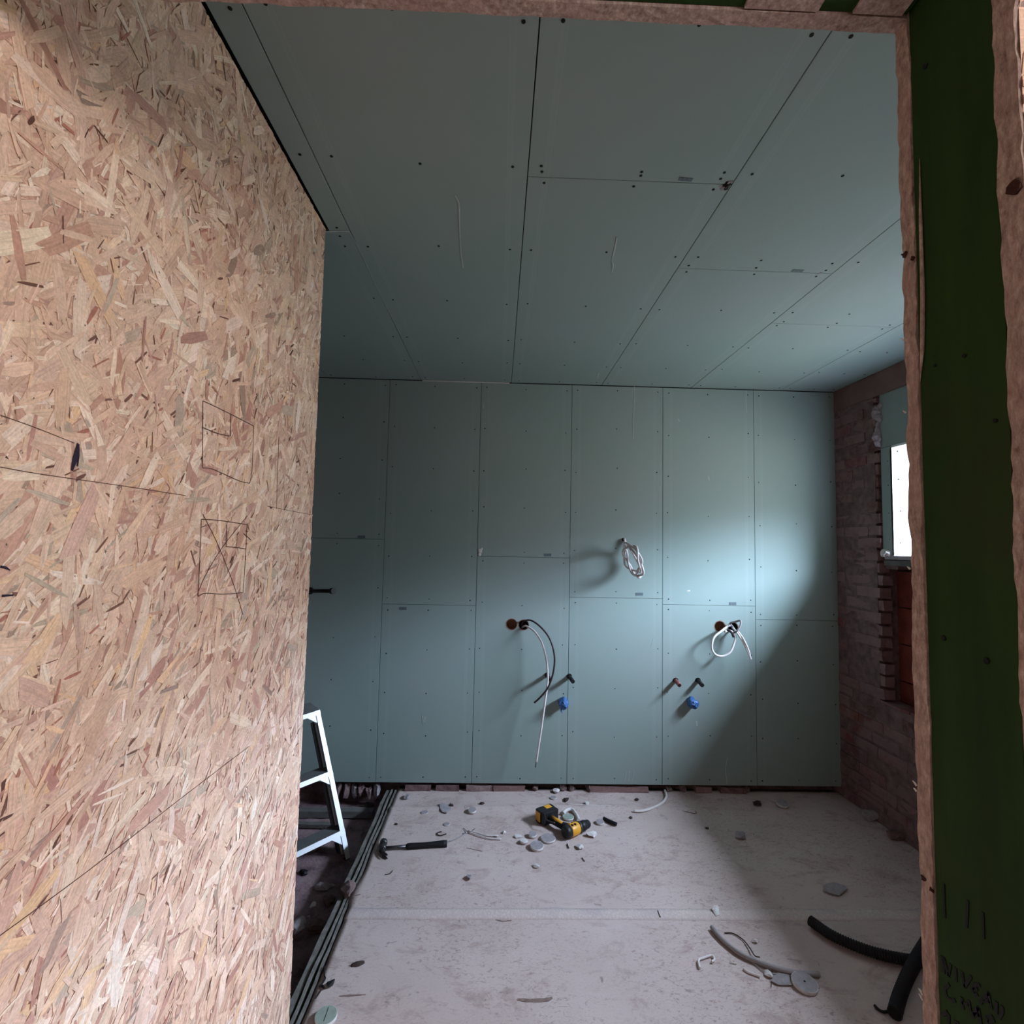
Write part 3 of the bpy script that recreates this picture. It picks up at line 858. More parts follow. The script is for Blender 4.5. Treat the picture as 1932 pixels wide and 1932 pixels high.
# ================================================================== THINGS
# ---- edge battens of the floor build-up
eb = empty('edge_battens', (-.63, 2.4, -.06), 'long grey layered batten strips along the open left edge of the pale floor', 'batten')
for i, (x0, x1, z1, s) in enumerate(((-.666, -.644, -.004, 1.), (-.635, -.627, .003, 4.), (-.616, -.605, -.002, 9.))):
    bm = bmesh.new(); n = 60; R_ = []
    for k in range(n+1):
        y = 1.70+(WY+.02-1.70)*k/n
        w1 = .006*noise.noise(Vector((y*5, s*.2, 0)))+.002*noise.noise(Vector((y*21, s, 0))); zz = .003*noise.noise(Vector((y*7, s, 5)))
        R_.append([bm.verts.new(q) for q in ((x0+w1, y, -.124), (x1+w1, y, -.124), (x1+w1, y, z1+zz), (x0+w1, y, z1+zz+.001))])
    for a, b in zip(R_, R_[1:]):
        for k in range(4): bm.faces.new((a[k], a[(k+1) % 4], b[(k+1) % 4], b[k]))
    bm.faces.new(R_[0]); bm.faces.new(R_[-1])
    link('strip', bm, BATT, eb).location = -eb.location

# ---- stones / crumbs
def lump(name, c, r, mat, label, cat, group=None, flat=.6, seed=None, rz=0, sx=1.3):
    bm = bmesh.new()
    bmesh.ops.create_icosphere(bm, subdivisions=2, radius=r)
    s = seed if seed is not None else rnd.uniform(0, 90)
    rough_up(bm, r*.75, .9/r, s)
    for v in bm.verts: v.co = Vector((v.co.x*sx, v.co.y, v.co.z*flat))
    zmin = min(v.co.z for v in bm.verts)
    o = link(name, bm, mat)
    o.location = (c[0], c[1], c[2]-zmin-.001); o.rotation_euler = (0, 0, rz or rnd.uniform(0, 3))
    return tag(o, label, cat, group)
MS = lump('mortar_lump', (-.625, 2.33, .0), .030, MORTAR, 'rough mortar lump stuck on the grey edge battens beside the pale floor', 'mortar', None, .7)

# ---- plaster discs cut out by a hole saw
def disc(px, py, dia, th, top, label, tilt=0, cat='plaster disc', hole=False, group=None, az=0):
    c = onZ(px, py, th)
    t = empty('plaster_disc', (c.x, c.y, 0.002), label, cat, group)
    bm = bmesh.new(); cyl(bm, (0, 0, 0), (0, 0, 1), dia/2, th, 28)
    b_ = link('gypsum_core', bm, GYPW, t)
    bm = bmesh.new(); cyl(bm, (0, 0, th), (0, 0, 1), dia/2-.0015, .0008, 28)
    if hole: cyl(bm, (0, 0, th+.0002), (0, 0, 1), .004, .001, 10, 1)
    k_ = link('paper_face', bm, [top, DARK], t)
    if tilt:
        t.rotation_euler = (tilt, 0, az); t.location.z += abs(math.sin(tilt))*dia/2
    return t
d0 = disc(615, 1916, .070, .013, GYPG, 'large green-faced round plasterboard plug at the bottom left corner of the floor')
bm = bmesh.new(); ribbon(bm, [(0, -.022, .0139), (0, .004, .0139), (-.001, .026, .0139)], .002, (0, 0, 1), .0004)
link('pencil_line', bm, DARK, d0)
disc(1518, 1854, .084, .012, GYPD, 'large dusty round disc with a centre hole beside the long grey cable offcut', hole=True, tilt=.05)
disc(1013, 1596, .068, .013, GYPD, 'white-edged round plaster plug lying nearest to the viewer below the drill', tilt=.10)
disc(1034, 1581, .078, .010, GYPD, 'wide dusty plaster plug between the drill chuck and the cluster of plugs')
disc(1005, 1574, .044, .013, GYPD, 'small pale plaster plug at the top of the cluster left of the drill chuck', tilt=.15)
disc(988, 1587, .040, .010, GYPW, 'small white plaster plug at the left of the cluster below the drill', tilt=-.12)
disc(891, 1529, .046, .013, GYPD, 'small pale plaster plug left of the drill battery, behind the hammer handle', tilt=.2)
disc(1072, 1541, .064, .009, GYPG, 'greenish plaster plug lying behind the drill handle')
disc(801, 1533, .042, .003, GYPD, 'thin flat grey disc lying on the floor at left behind the hammer')
disc(1476, 1517, .070, .012, GYPD, 'round plaster plug in the shade near the back wall on the right', tilt=.2)
disc(1132, 1551, .046, .008, GYPD, 'small grey plaster plug just right of the drill chuck', tilt=.12)
disc(843, 1555, .036, .003, GYPD, 'thin grey paper disc on the floor behind the hammer grip')
disc(1044, 1505, .040, .005, GYPD, 'small flat grey plug near the back wall above the drill battery')

# crumbs
def crumb(px, py, r, mat, label, cat='plaster crumb', flat=.6, sx=1.3, name='plaster_crumb', rz=0):
    c = onZ(px, py, 0.0); return lump(name, (c.x, c.y, .0015), r, mat, label, cat, None, flat, None, rz, sx)
crumb(1117, 1577, .022, GYPW, 'white crumbled plaster piece right of and below the drill chuck', flat=.4)
crumb(1094, 1601, .015, GYPW, 'small bright plaster chip below the drill body')
crumb(1012, 1637, .012, GYPW, 'small white plaster cube alone below the cluster of plugs')
crumb(1050, 1495, .018, GYPW, 'white plaster lump against the rubble at the foot of the back wall')
crumb(1057, 1491, .018, GYPG, 'greenish plaster lump at the foot of the back wall beside a white one')
crumb(1107, 1518, .013, GYPW, 'small plaster lump on the thin white stick near the back wall')
crumb(767, 1507, .018, GYPD, 'curled grey plaster scrap near the far left corner of the pale floor', flat=.5)
crumb(978, 1579, .016, GYPW, 'faint white crushed plaster at the far left of the plug cluster', flat=.3)
crumb(1397, 1580, .026, GYPD, 'dusty plaster lump at the edge of the shade on the floor', flat=.4)
crumb(1643, 1546, .038, GYPD, 'pale stone lying against the foot of the brick wall', 'stone')
crumb(1690, 1583, .036, MORTAR, 'brown mortar piece at the foot of the brick wall nearest the opening', 'mortar', flat=.5)
crumb(1574, 1681, .034, GYPD, 'flat pale flake lying in the shaded middle right of the floor', flat=.2, sx=1.6)
crumb(1428, 1519, .024, RUST, 'small dark clod in the shade near the back wall', 'clod', flat=.4)
crumb(885, 1658, .012, GYPD, 'tiny pale crumb with dark bits on the open floor below the hammer')
crumb(1350, 1720, .014, GYPW, 'small white scrap on the ribbed seam band of the floor', flat=.4, sx=1.8)
crumb(1425, 1778, .008, GYPW, 'tiny white chip above the long grey cable offcut')
crumb(951, 1572, .009, GYPW, 'tiny round white blob at the end of the stripped wires')
crumb(1152+320, 1849, .026, GYPD, 'oval pale flake touching the dusty disc near the cable offcut', flat=.15, sx=1.5, rz=.05)
crumb(1450, 1842, .012, GYPW, 'bright white crumb under the long grey cable offcut')
crumb(1280, 1488, .02, MORTAR, 'mortar crumb near the foot of the back wall', 'mortar')
for px, py, r, lb in ((909, 1517, .011, 'dark twisted bit of metal right of the leftmost plugs'), (852, 1521, .011, 'dark bent chip between two flat plaster scraps'),
                      (1067, 1511, .015, 'dark standing chip behind the drill near the back wall'), (1202, 1510, .010, 'small dark clod right of the thin white stick'),
                      (748, 1556, .007, 'tiny dark crumb near the left edge of the floor'), (1190, 1544, .008, 'tiny dark crumb right of the black cable stub'),
                      (1334, 1564, .008, 'tiny dark speck of grit at the edge of the shade')):
    crumb(px, py, r, RUST, lb, 'grit', .5, name='dark_chip')
for px, py, w, lb in ((838, 1527, .03, 'flat grey plaster flake behind the hammer'), (843, 1556, .0, '')):
    if w: crumb(px, py, w, GYPD, lb, flat=.2, sx=1.5)
# dark stains of gum-like dirt
def stain(name, pl, ws, mat, label, cat='dirt mark'):
    bm = bmesh.new(); pts = catmull([onZ(x, y, 0.0) for x, y in pl], 4); n = len(pts)
    rr = [ws*(.35+.65*abs(math.sin(math.pi*(i+.5)/n)))*(1+.35*noise.noise(Vector((i*.9, px_, 0)))) for i in range(n)]
    for p in pts: p.z = zf(p.x, p.y)+.001
    tube(bm, pts, rr, 8, flat=.25)
    for v in bm.verts: v.co.z = min(v.co.z, .0075) if v.co.z > 0 else max(v.co.z, -.001)
    return tag(link(name, bm, mat), label, cat)
px_ = 1.0
stain('dirt_clod', [(662, 1823), (675, 1821), (688, 1816)], .012, RUST, 'dark brown dirt clod on the left front of the pale floor', 'clod')
bm_black = BLACKR
def wire(name, pts, r, mat, label, cat, smooth_n=8, seg=8, group=None, rise=None, flat=1.0):
    P_ = []
    for i, q in enumerate(pts):
        z = rise[i] if rise else 0.0
        p = onZ(q[0], q[1], r+z+.002); P_.append(p)
    bm = bmesh.new(); tube(bm, catmull(P_, smooth_n), r, seg)
    return tag(link(name, bm, mat), label, cat, group)
wire('plastic_strip', [(612, 1822), (612, 1840), (614, 1846), (608, 1856), (603, 1862)], .0022, BLACKR, 'thin black curled plastic strip near the bottom left of the floor', 'strip', flat=.5)
wire('plastic_strip', [(602, 1861), (608, 1860), (612, 1865)], .0035, BLACKR, 'short thick black scrap at the end of the curled strip, bottom left', 'strip')
crumb(623, 1860, .011, BLACKR, 'small black rubber scrap right of the curled strip', 'scrap', name='rubber_scrap')
wire('plastic_strip', [(606, 1868), (601, 1876), (595, 1884)], .0016, BLACKR, 'thin black strip pointing to the bottom left corner plug', 'strip')
wire('bent_nail', [(833, 1569), (826, 1571), (826, 1575), (832, 1576), (842, 1573)], .0028, RUST, 'small dark bent nail above the hammer grip', 'nail')
wire('drywall_screw', [(1070, 1592), (1073, 1600)], .0026, BLACKR, 'black screw on the floor below the drill body', 'screw')
wire('twig', [(1098, 1618), (1103, 1625)], .0018, RUST, 'tiny dark twig below the white chip', 'twig')
wire('twig', [(726, 1650), (736, 1648), (741, 1642)], .0016, RUST, 'thin dark forked twig below the hammer head', 'twig')
wire('wire_offcut', [(1288, 1524), (1310, 1530), (1311, 1535), (1280, 1528)], .0016, RUST, 'thin kinked wire loop near the back wall right of the white cable end', 'wire')
wire('twig', [(1241, 1718), (1243, 1724), (1246, 1730)], .0018, RUST, 'tiny dark fibre lying on the seam band', 'twig')
# thin white stick and cable end by the back wall
wire('white_stick', [(1070, 1517), (1110, 1519), (1156, 1520)], .0028, CAB_W, 'thin white stick lying near the back wall right of the drill', 'stick')
wire('cable_offcut', [(1254, 1491), (1257, 1503), (1250, 1514), (1232, 1524), (1212, 1530), (1196, 1530)], .0075, CAB_W, 'white curved cable end coming from under the back wall boards', 'cable', 8, 12)
wire('cable_offcut', [(1139, 1544), (1149, 1549), (1163, 1555)], .0095, BLACKR, 'short fat dark cable stub right of the drill chuck', 'cable', 4, 12)
# stripped wires by the hammer
ew = empty('stripped_cable', onZ(890, 1570, 0), 'stripped cable piece with two white wires near the end of the hammer handle', 'cable')
def sub(parent, name, bm, mat, **k):
    bmesh.ops.translate(bm, verts=bm.verts, vec=-Vector(parent.location)); return link(name, bm, mat, parent, **k)
for nm, pl, r, mt in (('sheath', [(838, 1590), (860, 1583), (880, 1572)], .0028, CAB_G), ('white_wire', [(883, 1567), (900, 1571), (915, 1576), (940, 1577)], .0032, CAB_W),
                      ('white_wire', [(885, 1570), (905, 1577), (925, 1582), (946, 1583)], .0034, CAB_W), ('bare_wire', [(874, 1562), (884, 1570), (892, 1566), (896, 1563)], .0016, STEEL),
                      ('black_wire', [(890, 1568), (905, 1573), (938, 1579)], .0018, BLACKR)):
    bm = bmesh.new(); tube(bm, catmull([onZ(x, y, r+.003) for x, y in pl], 6), r, 8); sub(ew, nm, bm, mt)
bm = bmesh.new(); bmesh.ops.create_icosphere(bm, subdivisions=2, radius=.007, matrix=Matrix.Translation(onZ(879, 1571, .008))); sub(ew, 'twist', bm, CAB_G)

# long grey cable offcut and neighbours
wire('cable_offcut', [(1343, 1749), (1362, 1772), (1393, 1797), (1424, 1812), (1462, 1826), (1505, 1836), (1546, 1838)], .0085, CAB_G, 'long grey conduit offcut bowed across the right front of the floor', 'cable', 8, 14)
wire('thin_wire', [(1367, 1760), (1383, 1761), (1402, 1773), (1415, 1789), (1424, 1803), (1434, 1806)], .0022, RUST, 'thin brown wire curling over the long grey conduit offcut', 'wire', rise=[0, 0, 0, .004, .008, .010])
wire('wire_offcut', [(1417, 1812), (1440, 1832), (1465, 1838), (1500, 1842), (1522, 1842), (1540, 1852), (1545, 1865)], .0022, CAB_G, 'thin grey wire running below the long grey conduit offcut to the dusty disc', 'wire')
wire('plastic_strip', [(1403, 1827), (1412, 1834), (1434, 1842)], .0036, CAB_W, 'short white and dark strip below the long grey conduit offcut', 'strip')
wire('wire_offcut', [(1457, 1832), (1456, 1850), (1455, 1862)], .0012, RUST, 'short thin wire standing across the oval flake', 'wire')
wire('plastic_strip', [(1320, 1826), (1318, 1812), (1325, 1808), (1342, 1803), (1348, 1809), (1343, 1815)], .0040, CAB_W, 'white hooked plastic scrap left of the long grey conduit offcut', 'strip')
wire('pale_fibre', [(1377, 1815), (1390, 1818)], .0020, CAB_W, 'tiny white fibre beside the hooked plastic scrap', 'fibre')

# ---- black corrugated ducts
def duct(pts, r, label, rise=None):
    P_ = [onZ(x, y, r+(rise[i] if rise else 0)+.003) for i, (x, y) in enumerate(pts)]
    C_ = catmull(P_, 24)
    # resample evenly
    L = [0]
    for a, b in zip(C_, C_[1:]): L.append(L[-1]+(b-a).length)
    out = []; st = .0022; s = 0; k = 0
    while s < L[-1]:
        while L[k+1] < s: k += 1
        t = (s-L[k])/(L[k+1]-L[k]); out.append(C_[k].lerp(C_[k+1], t)); s += st
    rr = [r*(1.0 if (i % 4) < 2 else .86) for i in range(len(out))]
    bm = bmesh.new(); tube(bm, out, rr, 20)
    t = empty('corrugated_duct', P_[0]*1, label, 'duct')
    sub(t, 'ribbed_tube', bm, BLACKR)
    bm = bmesh.new(); d = (out[0]-out[1]).normalized()
    cyl(bm, out[0]-d*.001, d, r*.80, .0025, 20); sub(t, 'open_end', bm, DARK)
    return t
duct([(1529, 1737), (1565, 1762), (1610, 1783), (1660, 1800), (1712, 1811), (1790, 1822)], .020, 'black corrugated duct lying from the shaded floor to the right opening edge')
duct([(1688, 1912), (1697, 1880), (1712, 1843), (1735, 1800), (1760, 1760)], .021, 'second black corrugated duct standing towards the bottom right, crossing the long one', [0, 0, .03, .045, .045])
wire('wire_offcut', [(1650, 1897), (1658, 1905), (1667, 1909), (1676, 1908)], .0045, BLACKR, 'small black twisted wire at the end of the lower corrugated duct', 'wire')

# ---- claw hammer
hm = empty('claw_hammer', onZ(724, 1603, 0), 'claw hammer with black grip lying at the left of the pale floor', 'hammer')
A = onZ(722, 1600, .014); B = onZ(838, 1592, .014)
d = (B-A).normalized(); s = Vector((-d.y, d.x, 0)); u = Vector((0, 0, 1))
if s.y < 0: s = -s
bm = bmesh.new(); tube(bm, [A, A+d*.06, A+d*.13], [.008, .0075, .009], 12, flat=.8); sub(hm, 'shaft', bm, STEEL)
bm = bmesh.new()
tube(bm, [A+d*.115, A+d*.122, A+d*.14, A+d*.2, A+d*.26, A+d*.30, A+d*.32, (B-A).length*d+A+d*.004], [.010, .0135, .0145, .013, .0145, .0165, .0165, .013], 16, flat=.85)
sub(hm, 'rubber_grip', bm, BLACKR)
bm = bmesh.new()
tube(bm, [A-s*.016, A+s*.018], .0175, 14)                     # eye block
tube(bm, [A+s*.016, A+s*.034], .013, 14)
tube(bm, [A+s*.032, A+s*.036, A+s*.054, A+s*.057], [.014, .0185, .0185, .015], 20)  # poll
sub(hm, 'hammer_head', bm, STEEL)
for sg in (-1, 1):
    bm = bmesh.new()
    tube(bm, catmull([A-s*.012+u*sg*.004, A-s*.03+u*sg*.005+d*.002, A-s*.055+u*sg*.007+d*.012, A-s*.076+u*sg*.008+d*.030], 5), [.0115]*6+[.0075]*4+[.006]*4+[.004, .003][:2], 8, flat=.7)
    sub(hm, 'claw', bm, STEEL)

# ---- cordless drill lying on its side
dr = empty('cordless_drill', onZ(1072, 1570, 0), 'black and yellow cordless drill lying on its side near the back wall', 'drill')
rear = onZ(1068, 1570, .034); tip = onZ(1115, 1552, .034)
d = (tip-rear); d.z = 0; d.normalize(); s = Vector((-d.y, d.x, 0))   # s points to the handle/battery side
H = Matrix((( d.x, s.x, 0, rear.x), (d.y, s.y, 0, rear.y), (0, 0, 1, rear.z), (0, 0, 0, 1)))
def DL(x, y, z): return H @ Vector((x, y, z))
bm = bmesh.new(); tube(bm, [DL(-.012, 0, 0), DL(-.010, 0, 0), DL(.0, 0, 0), DL(.022, 0, 0)], [.020, .028, .031, .032], 20); sub(dr, 'motor_cap', bm, BLACKP)
bm = bmesh.new(); tube(bm, [DL(.020, 0, 0), DL(.030, 0, 0), DL(.075, 0, 0), DL(.082, 0, 0)], [.0315, .033, .031, .027], 20); sub(dr, 'motor_housing', bm, YELLOW)
for x in (.034, .054):
    for zz, yy in ((.030, -.010), (.026, .014)):
        bm = bmesh.new(); box(bm, DL(x, yy, zz)-Vector((.007, .007, .003)), DL(x, yy, zz)+Vector((.006, .006, .003)), 0, .001)
        sub(dr, 'vent', bm, BLACKP)
bm = bmesh.new(); tube(bm, [DL(.081, 0, 0), DL(.083, 0, 0), DL(.096, 0, 0), DL(.098, 0, 0)], [.024, .0285, .0285, .024], 22); sub(dr, 'torque_ring', bm, STEEL)
bm = bmesh.new(); tube(bm, [DL(.097, 0, 0), DL(.10, 0, 0), DL(.128, 0, 0), DL(.130, 0, 0), DL(.150, 0, 0), DL(.160, 0, 0), DL(.164, 0, 0)], [.022, .026, .0255, .022, .022, .017, .009], 22); sub(dr, 'chuck', bm, BLACKP)
bm = bmesh.new(); tube(bm, catmull([DL(.030, .012, 0), DL(.024, .05, 0), DL(.016, .09, 0), DL(.012, .13, 0), DL(.014, .152, 0)], 5), [.024, .023, .022, .0205, .020, .0195, .019, .019, .019, .0185, .0185, .0185, .019, .0195, .020, .021, .022, .023, .024, .026, .027], 16, flat=.9); sub(dr, 'handle', bm, BLACKR)
bm = bmesh.new(); tube(bm, [DL(.018, .055, .018), DL(.011, .10, .017), DL(.010, .135, .018)], [.006, .009, .006], 10, flat=.5); sub(dr, 'handle_inlay', bm, YELLOW)
bm = bmesh.new(); tube(bm, catmull([DL(.048, .038, 0), DL(.051, .052, 0), DL(.043, .066, 0)], 5), .009, 10); sub(dr, 'trigger', bm, BLACKP)
def obox(bm, x0, x1, y0, y1, z0, z1, bev=.004, mi=0):
    b2 = bmesh.new(); box(b2, (x0, y0, z0), (x1, y1, z1), mi, bev); b2.transform(H)
    me = bpy.data.meshes.new('t'); b2.to_mesh(me); b2.free(); bm.from_mesh(me); bpy.data.meshes.remove(me)
bm = bmesh.new(); obox(bm, -.035, .070, .150, .176, -.031, .036, .006); sub(dr, 'foot', bm, BLACKP)
bm = bmesh.new(); obox(bm, -.040, .068, .175, .222, -.033, .038, .008); sub(dr, 'battery', bm, BLACKP)
bm = bmesh.new(); obox(bm, .010, .050, .182, .214, .034, .0395, .002); obox(bm, -.0415, -.036, .178, .218, -.022, .028, .002); obox(bm, .058, .0695, .180, .216, -.02, .024, .002); sub(dr, 'battery_panel', bm, YELLOW)
bm = bmesh.new(); tube(bm, catmull([DL(-.03, .15, .03), DL(-.045, .11, .025), DL(-.02, .07, .02)], 5), .003, 8); sub(dr, 'belt_hook', bm, STEEL)
# white ring of cable behind the drill
wire('cable_ring', [(1062, 1535), (1070, 1528), (1080, 1528), (1088, 1538), (1092, 1548)], .010, GYPW, 'short curved white strip arching behind the drill handle', 'strip', 6, 10)

# ---- aluminium step ladder
ld = empty('step_ladder', (-.79, 2.62, -.125), 'aluminium step ladder standing in the pit behind the wood board wall', 'ladder')
foot = onZ(661, 1618, -.118); ft = foot.copy()
top = onY(603, 1339, ft.y+.20)
ax = (top-ft); Ll = ax.length; ax.normalize()
wdir = Vector((-.79, -.62, 0)).normalized()      # towards the hidden left rail
fdir = ax.cross(wdir).normalized()
if fdir.y > 0 or fdir.x < 0: fdir = -fdir          # front face, towards the viewer's right
wdir = (wdir-ax*wdir.dot(ax)).normalized(); fdir = ax.cross(wdir).normalized()
if fdir.x < 0: fdir = -fdir
def frame_box(bm, o, a, b, c, la, lb, lc):
    """box at o spanning vectors a*la, b*lb, c*lc"""
    vs = [bm.verts.new(o+a*la*i+b*lb*j+c*lc*k) for i in (0, 1) for j in (0, 1) for k in (0, 1)]
    for q in ((0, 1, 3, 2), (4, 6, 7, 5), (0, 4, 5, 1), (2, 3, 7, 6), (0, 2, 6, 4), (1, 5, 7, 3)): bm.faces.new([vs[i] for i in q])
LW = .42
def rail(o, sgn, nm):
    bm = bmesh.new()
    frame_box(bm, o, ax, wdir, fdir, Ll, .025*sgn, .0025)            # bright front flange
    frame_box(bm, o-fdir*.06, ax, wdir, fdir, Ll, .0022*sgn, .06)    # web
    frame_box(bm, o-fdir*.06, ax, wdir, fdir, Ll, .022*sgn, .0022)
    return sub(ld, nm, bm, ALU)
rail(ft, 1, 'front_rail'); rail(ft+wdir*LW, -1, 'front_rail')
hz = Vector((0, 0, 1))
flat_back = Vector((-fdir.x, -fdir.y, 0)).normalized()
def step_at(t, nm, dep=.085):
    o = ft+ax*t
    bm = bmesh.new()
    frame_box(bm, o+fdir*.003, wdir, ax, fdir, LW, .024, .003)
    tr = sub(ld, nm, bm, ALU)
    bm = bmesh.new()
    o2 = o+ax*.022
    for k in range(9):
        frame_box(bm, o2+flat_back*(dep*k/9), wdir, flat_back, hz, LW, dep/9*.62, .004)
    frame_box(bm, o2-hz*.003, wdir, flat_back, hz, LW, dep, .003)
    t2 = link('tread', bm, ALUD, tr)
    bmesh_loc = -Vector(ld.location); t2.location = bmesh_loc
    for w0, sg in ((.030, 1), (LW-.030, -1)):
        bm = bmesh.new()
        a = o+wdir*w0+fdir*.0035
        v = [bm.verts.new(a), bm.verts.new(a+wdir*sg*.045), bm.verts.new(a-ax*.04)]
        w_ = [bm.verts.new(x.co+fdir*.002) for x in v]
        bm.faces.new(v); bm.faces.new(w_[::-1])
        for k in range(3): bm.faces.new((v[k], v[(k+1) % 3], w_[(k+1) % 3], w_[k]))
        g2 = link('gusset', bm, ALU, tr); g2.location = bmesh_loc
def t_of(py, px):
    best = min(range(0, 1000), key=lambda k: abs(((lambda P: 966-F*((P-EYE).dot(UP))/((P-EYE).dot(_f)))(ft+ax*Ll*k/1000))-py))
    return Ll*best/1000
step_at(t_of(1573, 640), 'step'); step_at(t_of(1462, 625), 'step'); step_at(Ll-.026, 'step', .17)
# rear legs
for w0 in (.02, LW-.02):
    bm = bmesh.new(); tp = ft+ax*(Ll-.03)+wdir*w0+flat_back*.15
    bt = Vector((tp.x, tp.y, -.122))+flat_back*.10
    o_ = ft-fdir*.105+wdir*(0 if w0 < .1 else LW-.03)
    frame_box(bm, o_, ax, wdir, fdir, Ll-.05, .030, .035); sub(ld, 'rear_leg', bm, STEEL)  # aluminium leg, its shade put in as the dark steel colour
for w0 in (0, LW):
    bm = bmesh.new(); frame_box(bm, ft-ax*.004+wdir*(w0 if w0 == 0 else w0-.026)-fdir*.062, ax, wdir, fdir, .012, .027, .058)
    sub(ld, 'rubber_foot', bm, BLACKR)

# ---- rubble, bricks in the pit and along the wall foot
def brick_piece(c, dims, rz, mat_c, label, group=None, name='brick_fragment', cat='brick'):
    bm = bmesh.new(); cl = vcol(bm)
    box(bm, (-dims[0]/2, -dims[1]/2, 0), (dims[0]/2, dims[1]/2, dims[2]))
    bmesh.ops.subdivide_edges(bm, edges=bm.edges[:], cuts=2)
    rough_up(bm, .007, 30, rnd.uniform(0, 60))
    for f in bm.faces:
        for lp in f.loops: lp[cl] = mat_c
    o = link(name, bm, BRICK); o.location = c; o.rotation_euler = (rnd.uniform(-.05, .05), 0, rz)
    return tag(o, label, cat, group)
gY = WY+.035
foot_specs = [(1135, .17, 'pinkish', 'long pinkish brick under the back wall boards straight above the drill chuck'),
  (1190, .21, 'pinkish', 'long pale brick under the wall boards left of the white cable end'),
  (905, .16, 'pale', 'pale brick in the gap under the boards above the leftmost plugs'),
  (960, .20, 'pinkish', 'worn brick in the wall-foot gap above the drill battery'),
  (1325, .10, 'pinkish', 'broken brick in the wall-foot gap right of the white cable end'),
  (1380, .16, 'dark', 'dark brick in the shaded part of the wall-foot gap'),
  (790, .16, 'dark', 'dark brick under the boards near the far left floor corner'),
  (845, .14, 'dark', 'dark brick under the boards between the floor corner and the plugs')]
for px, L_, tone, lb in foot_specs:
    c = onY(px, 1490, gY)
    col = {'pinkish': lin(150, 118, 112), 'pale': lin(172, 150, 144), 'dark': lin(96, 70, 66)}[tone]
    brick_piece((c.x, gY, -.004), (L_, .06, .040), rnd.uniform(-.04, .04), col, lb)
for px, lb in ((1010, 'rounded stone in the wall-foot gap above the drill handle'), (1062, 'stone in the wall-foot gap behind the white plaster lump'), (1079, 'small stone in the wall-foot gap right of the white lump'),
               (1112, 'grey stone in the wall-foot gap left of a long pinkish brick'), (1290, 'pale stone beside the white cable end at the wall foot'), (1262, 'stone right over the white cable end at the wall foot'),
               (1410, 'stone in the shaded wall-foot gap')):
    c = onY(px, 1488, gY-.02)
    lump('rubble_stone', (c.x, gY-.01, 0.0), .022, MORTAR, lb, 'stone', None, .9, None, 0, .8)
# pit: rubble against the wall
k = 0
for px, lb in ((628, 'upright pale stone beside the ladder in the pit'), (640, 'second upright stone right of the ladder rail'), (655, 'upright pale stone in the row under the boards, left of centre'),
               (669, 'middle stone of the upright row under the boards in the pit'), (682, 'dark stone in the upright row under the boards'), (697, 'upright stone near the battens under the boards'), (711, 'last upright stone left of the battens under the boards')):
    c = onY(px, 1486, WY+.03)
    lump('rubble_stone', (c.x, WY+.03, -.06), .028, MORTAR if k % 3 else GYPD, lb, 'stone', None, 1.5, None, .01, .7); k += 1
def bar(name, a, b, w, h, mat, label, cat):
    a = Vector(a); b = Vector(b); d_ = (b-a).normalized(); s_ = d_.cross(Vector((0, 0, 1))).normalized()
    bm = bmesh.new(); frame_box(bm, a-s_*w/2, d_, s_, Vector((0, 0, 1)), (b-a).length, w, h)
    bmesh.ops.subdivide_edges(bm, edges=bm.edges[:], cuts=4); rough_up(bm, .004, 25)
    return tag(link(name, bm, mat), label, cat)
zp = -.105
bar('timber_batten', (-1.45, 3.16, zp), (-.72, 3.17, zp), .05, .035, GREYT, 'long grey timber lying in the pit along the foot of the back wall', 'timber')
bar('timber_batten', (-1.42, 3.07, zp-.005), (-.93, 3.05, zp-.005), .03, .02, GREYT, 'thinner grey timber in the pit in front of the long one', 'timber')
for px, py, r, mt, lb in ((632, 1512, .022, GYPD, 'pale rubble lump on the long timber in the pit'), (693, 1528, .035, GREYT, 'flat grey stone in the pit beside the battens'), (700, 1497, .026, MORTAR, 'mortar lump in the pit close to the back wall'),
        (625, 1670, .012, GYPD, 'pale chip in the shade of the pit'), (608, 1676, .022, GYPD, 'grey stone at the edge of the pit shadow'), (591, 1706, .012, GYPW, 'bright chip on the pit floor'),
        (620, 1700, .026, MORTAR, 'dark stone in the pit shadow'), (597, 1755, .032, MORTAR, 'large dull stone in the pit near the wood board wall'), (563, 1750, .03, GYPD, 'pale stone half hidden behind the wood board edge'),
        (582, 1730, .010, GYPD, 'tiny chip above the large dull stone in the pit'), (573, 1648, .016, BLACKR, 'dark shard on the pit floor below the ladder'), (615, 1560, .03, MORTAR, 'rubble lump behind the ladder in the pit'),
        (592, 1600, .028, MORTAR, 'rubble lump left of the ladder in the pit'), (690, 1575, .02, MORTAR, 'small stone between ladder and battens')):
    c = onZ(px, py, -.12); lump('pit_stone', (c.x, c.y, -.128), r, mt, lb, 'stone', None, .6)

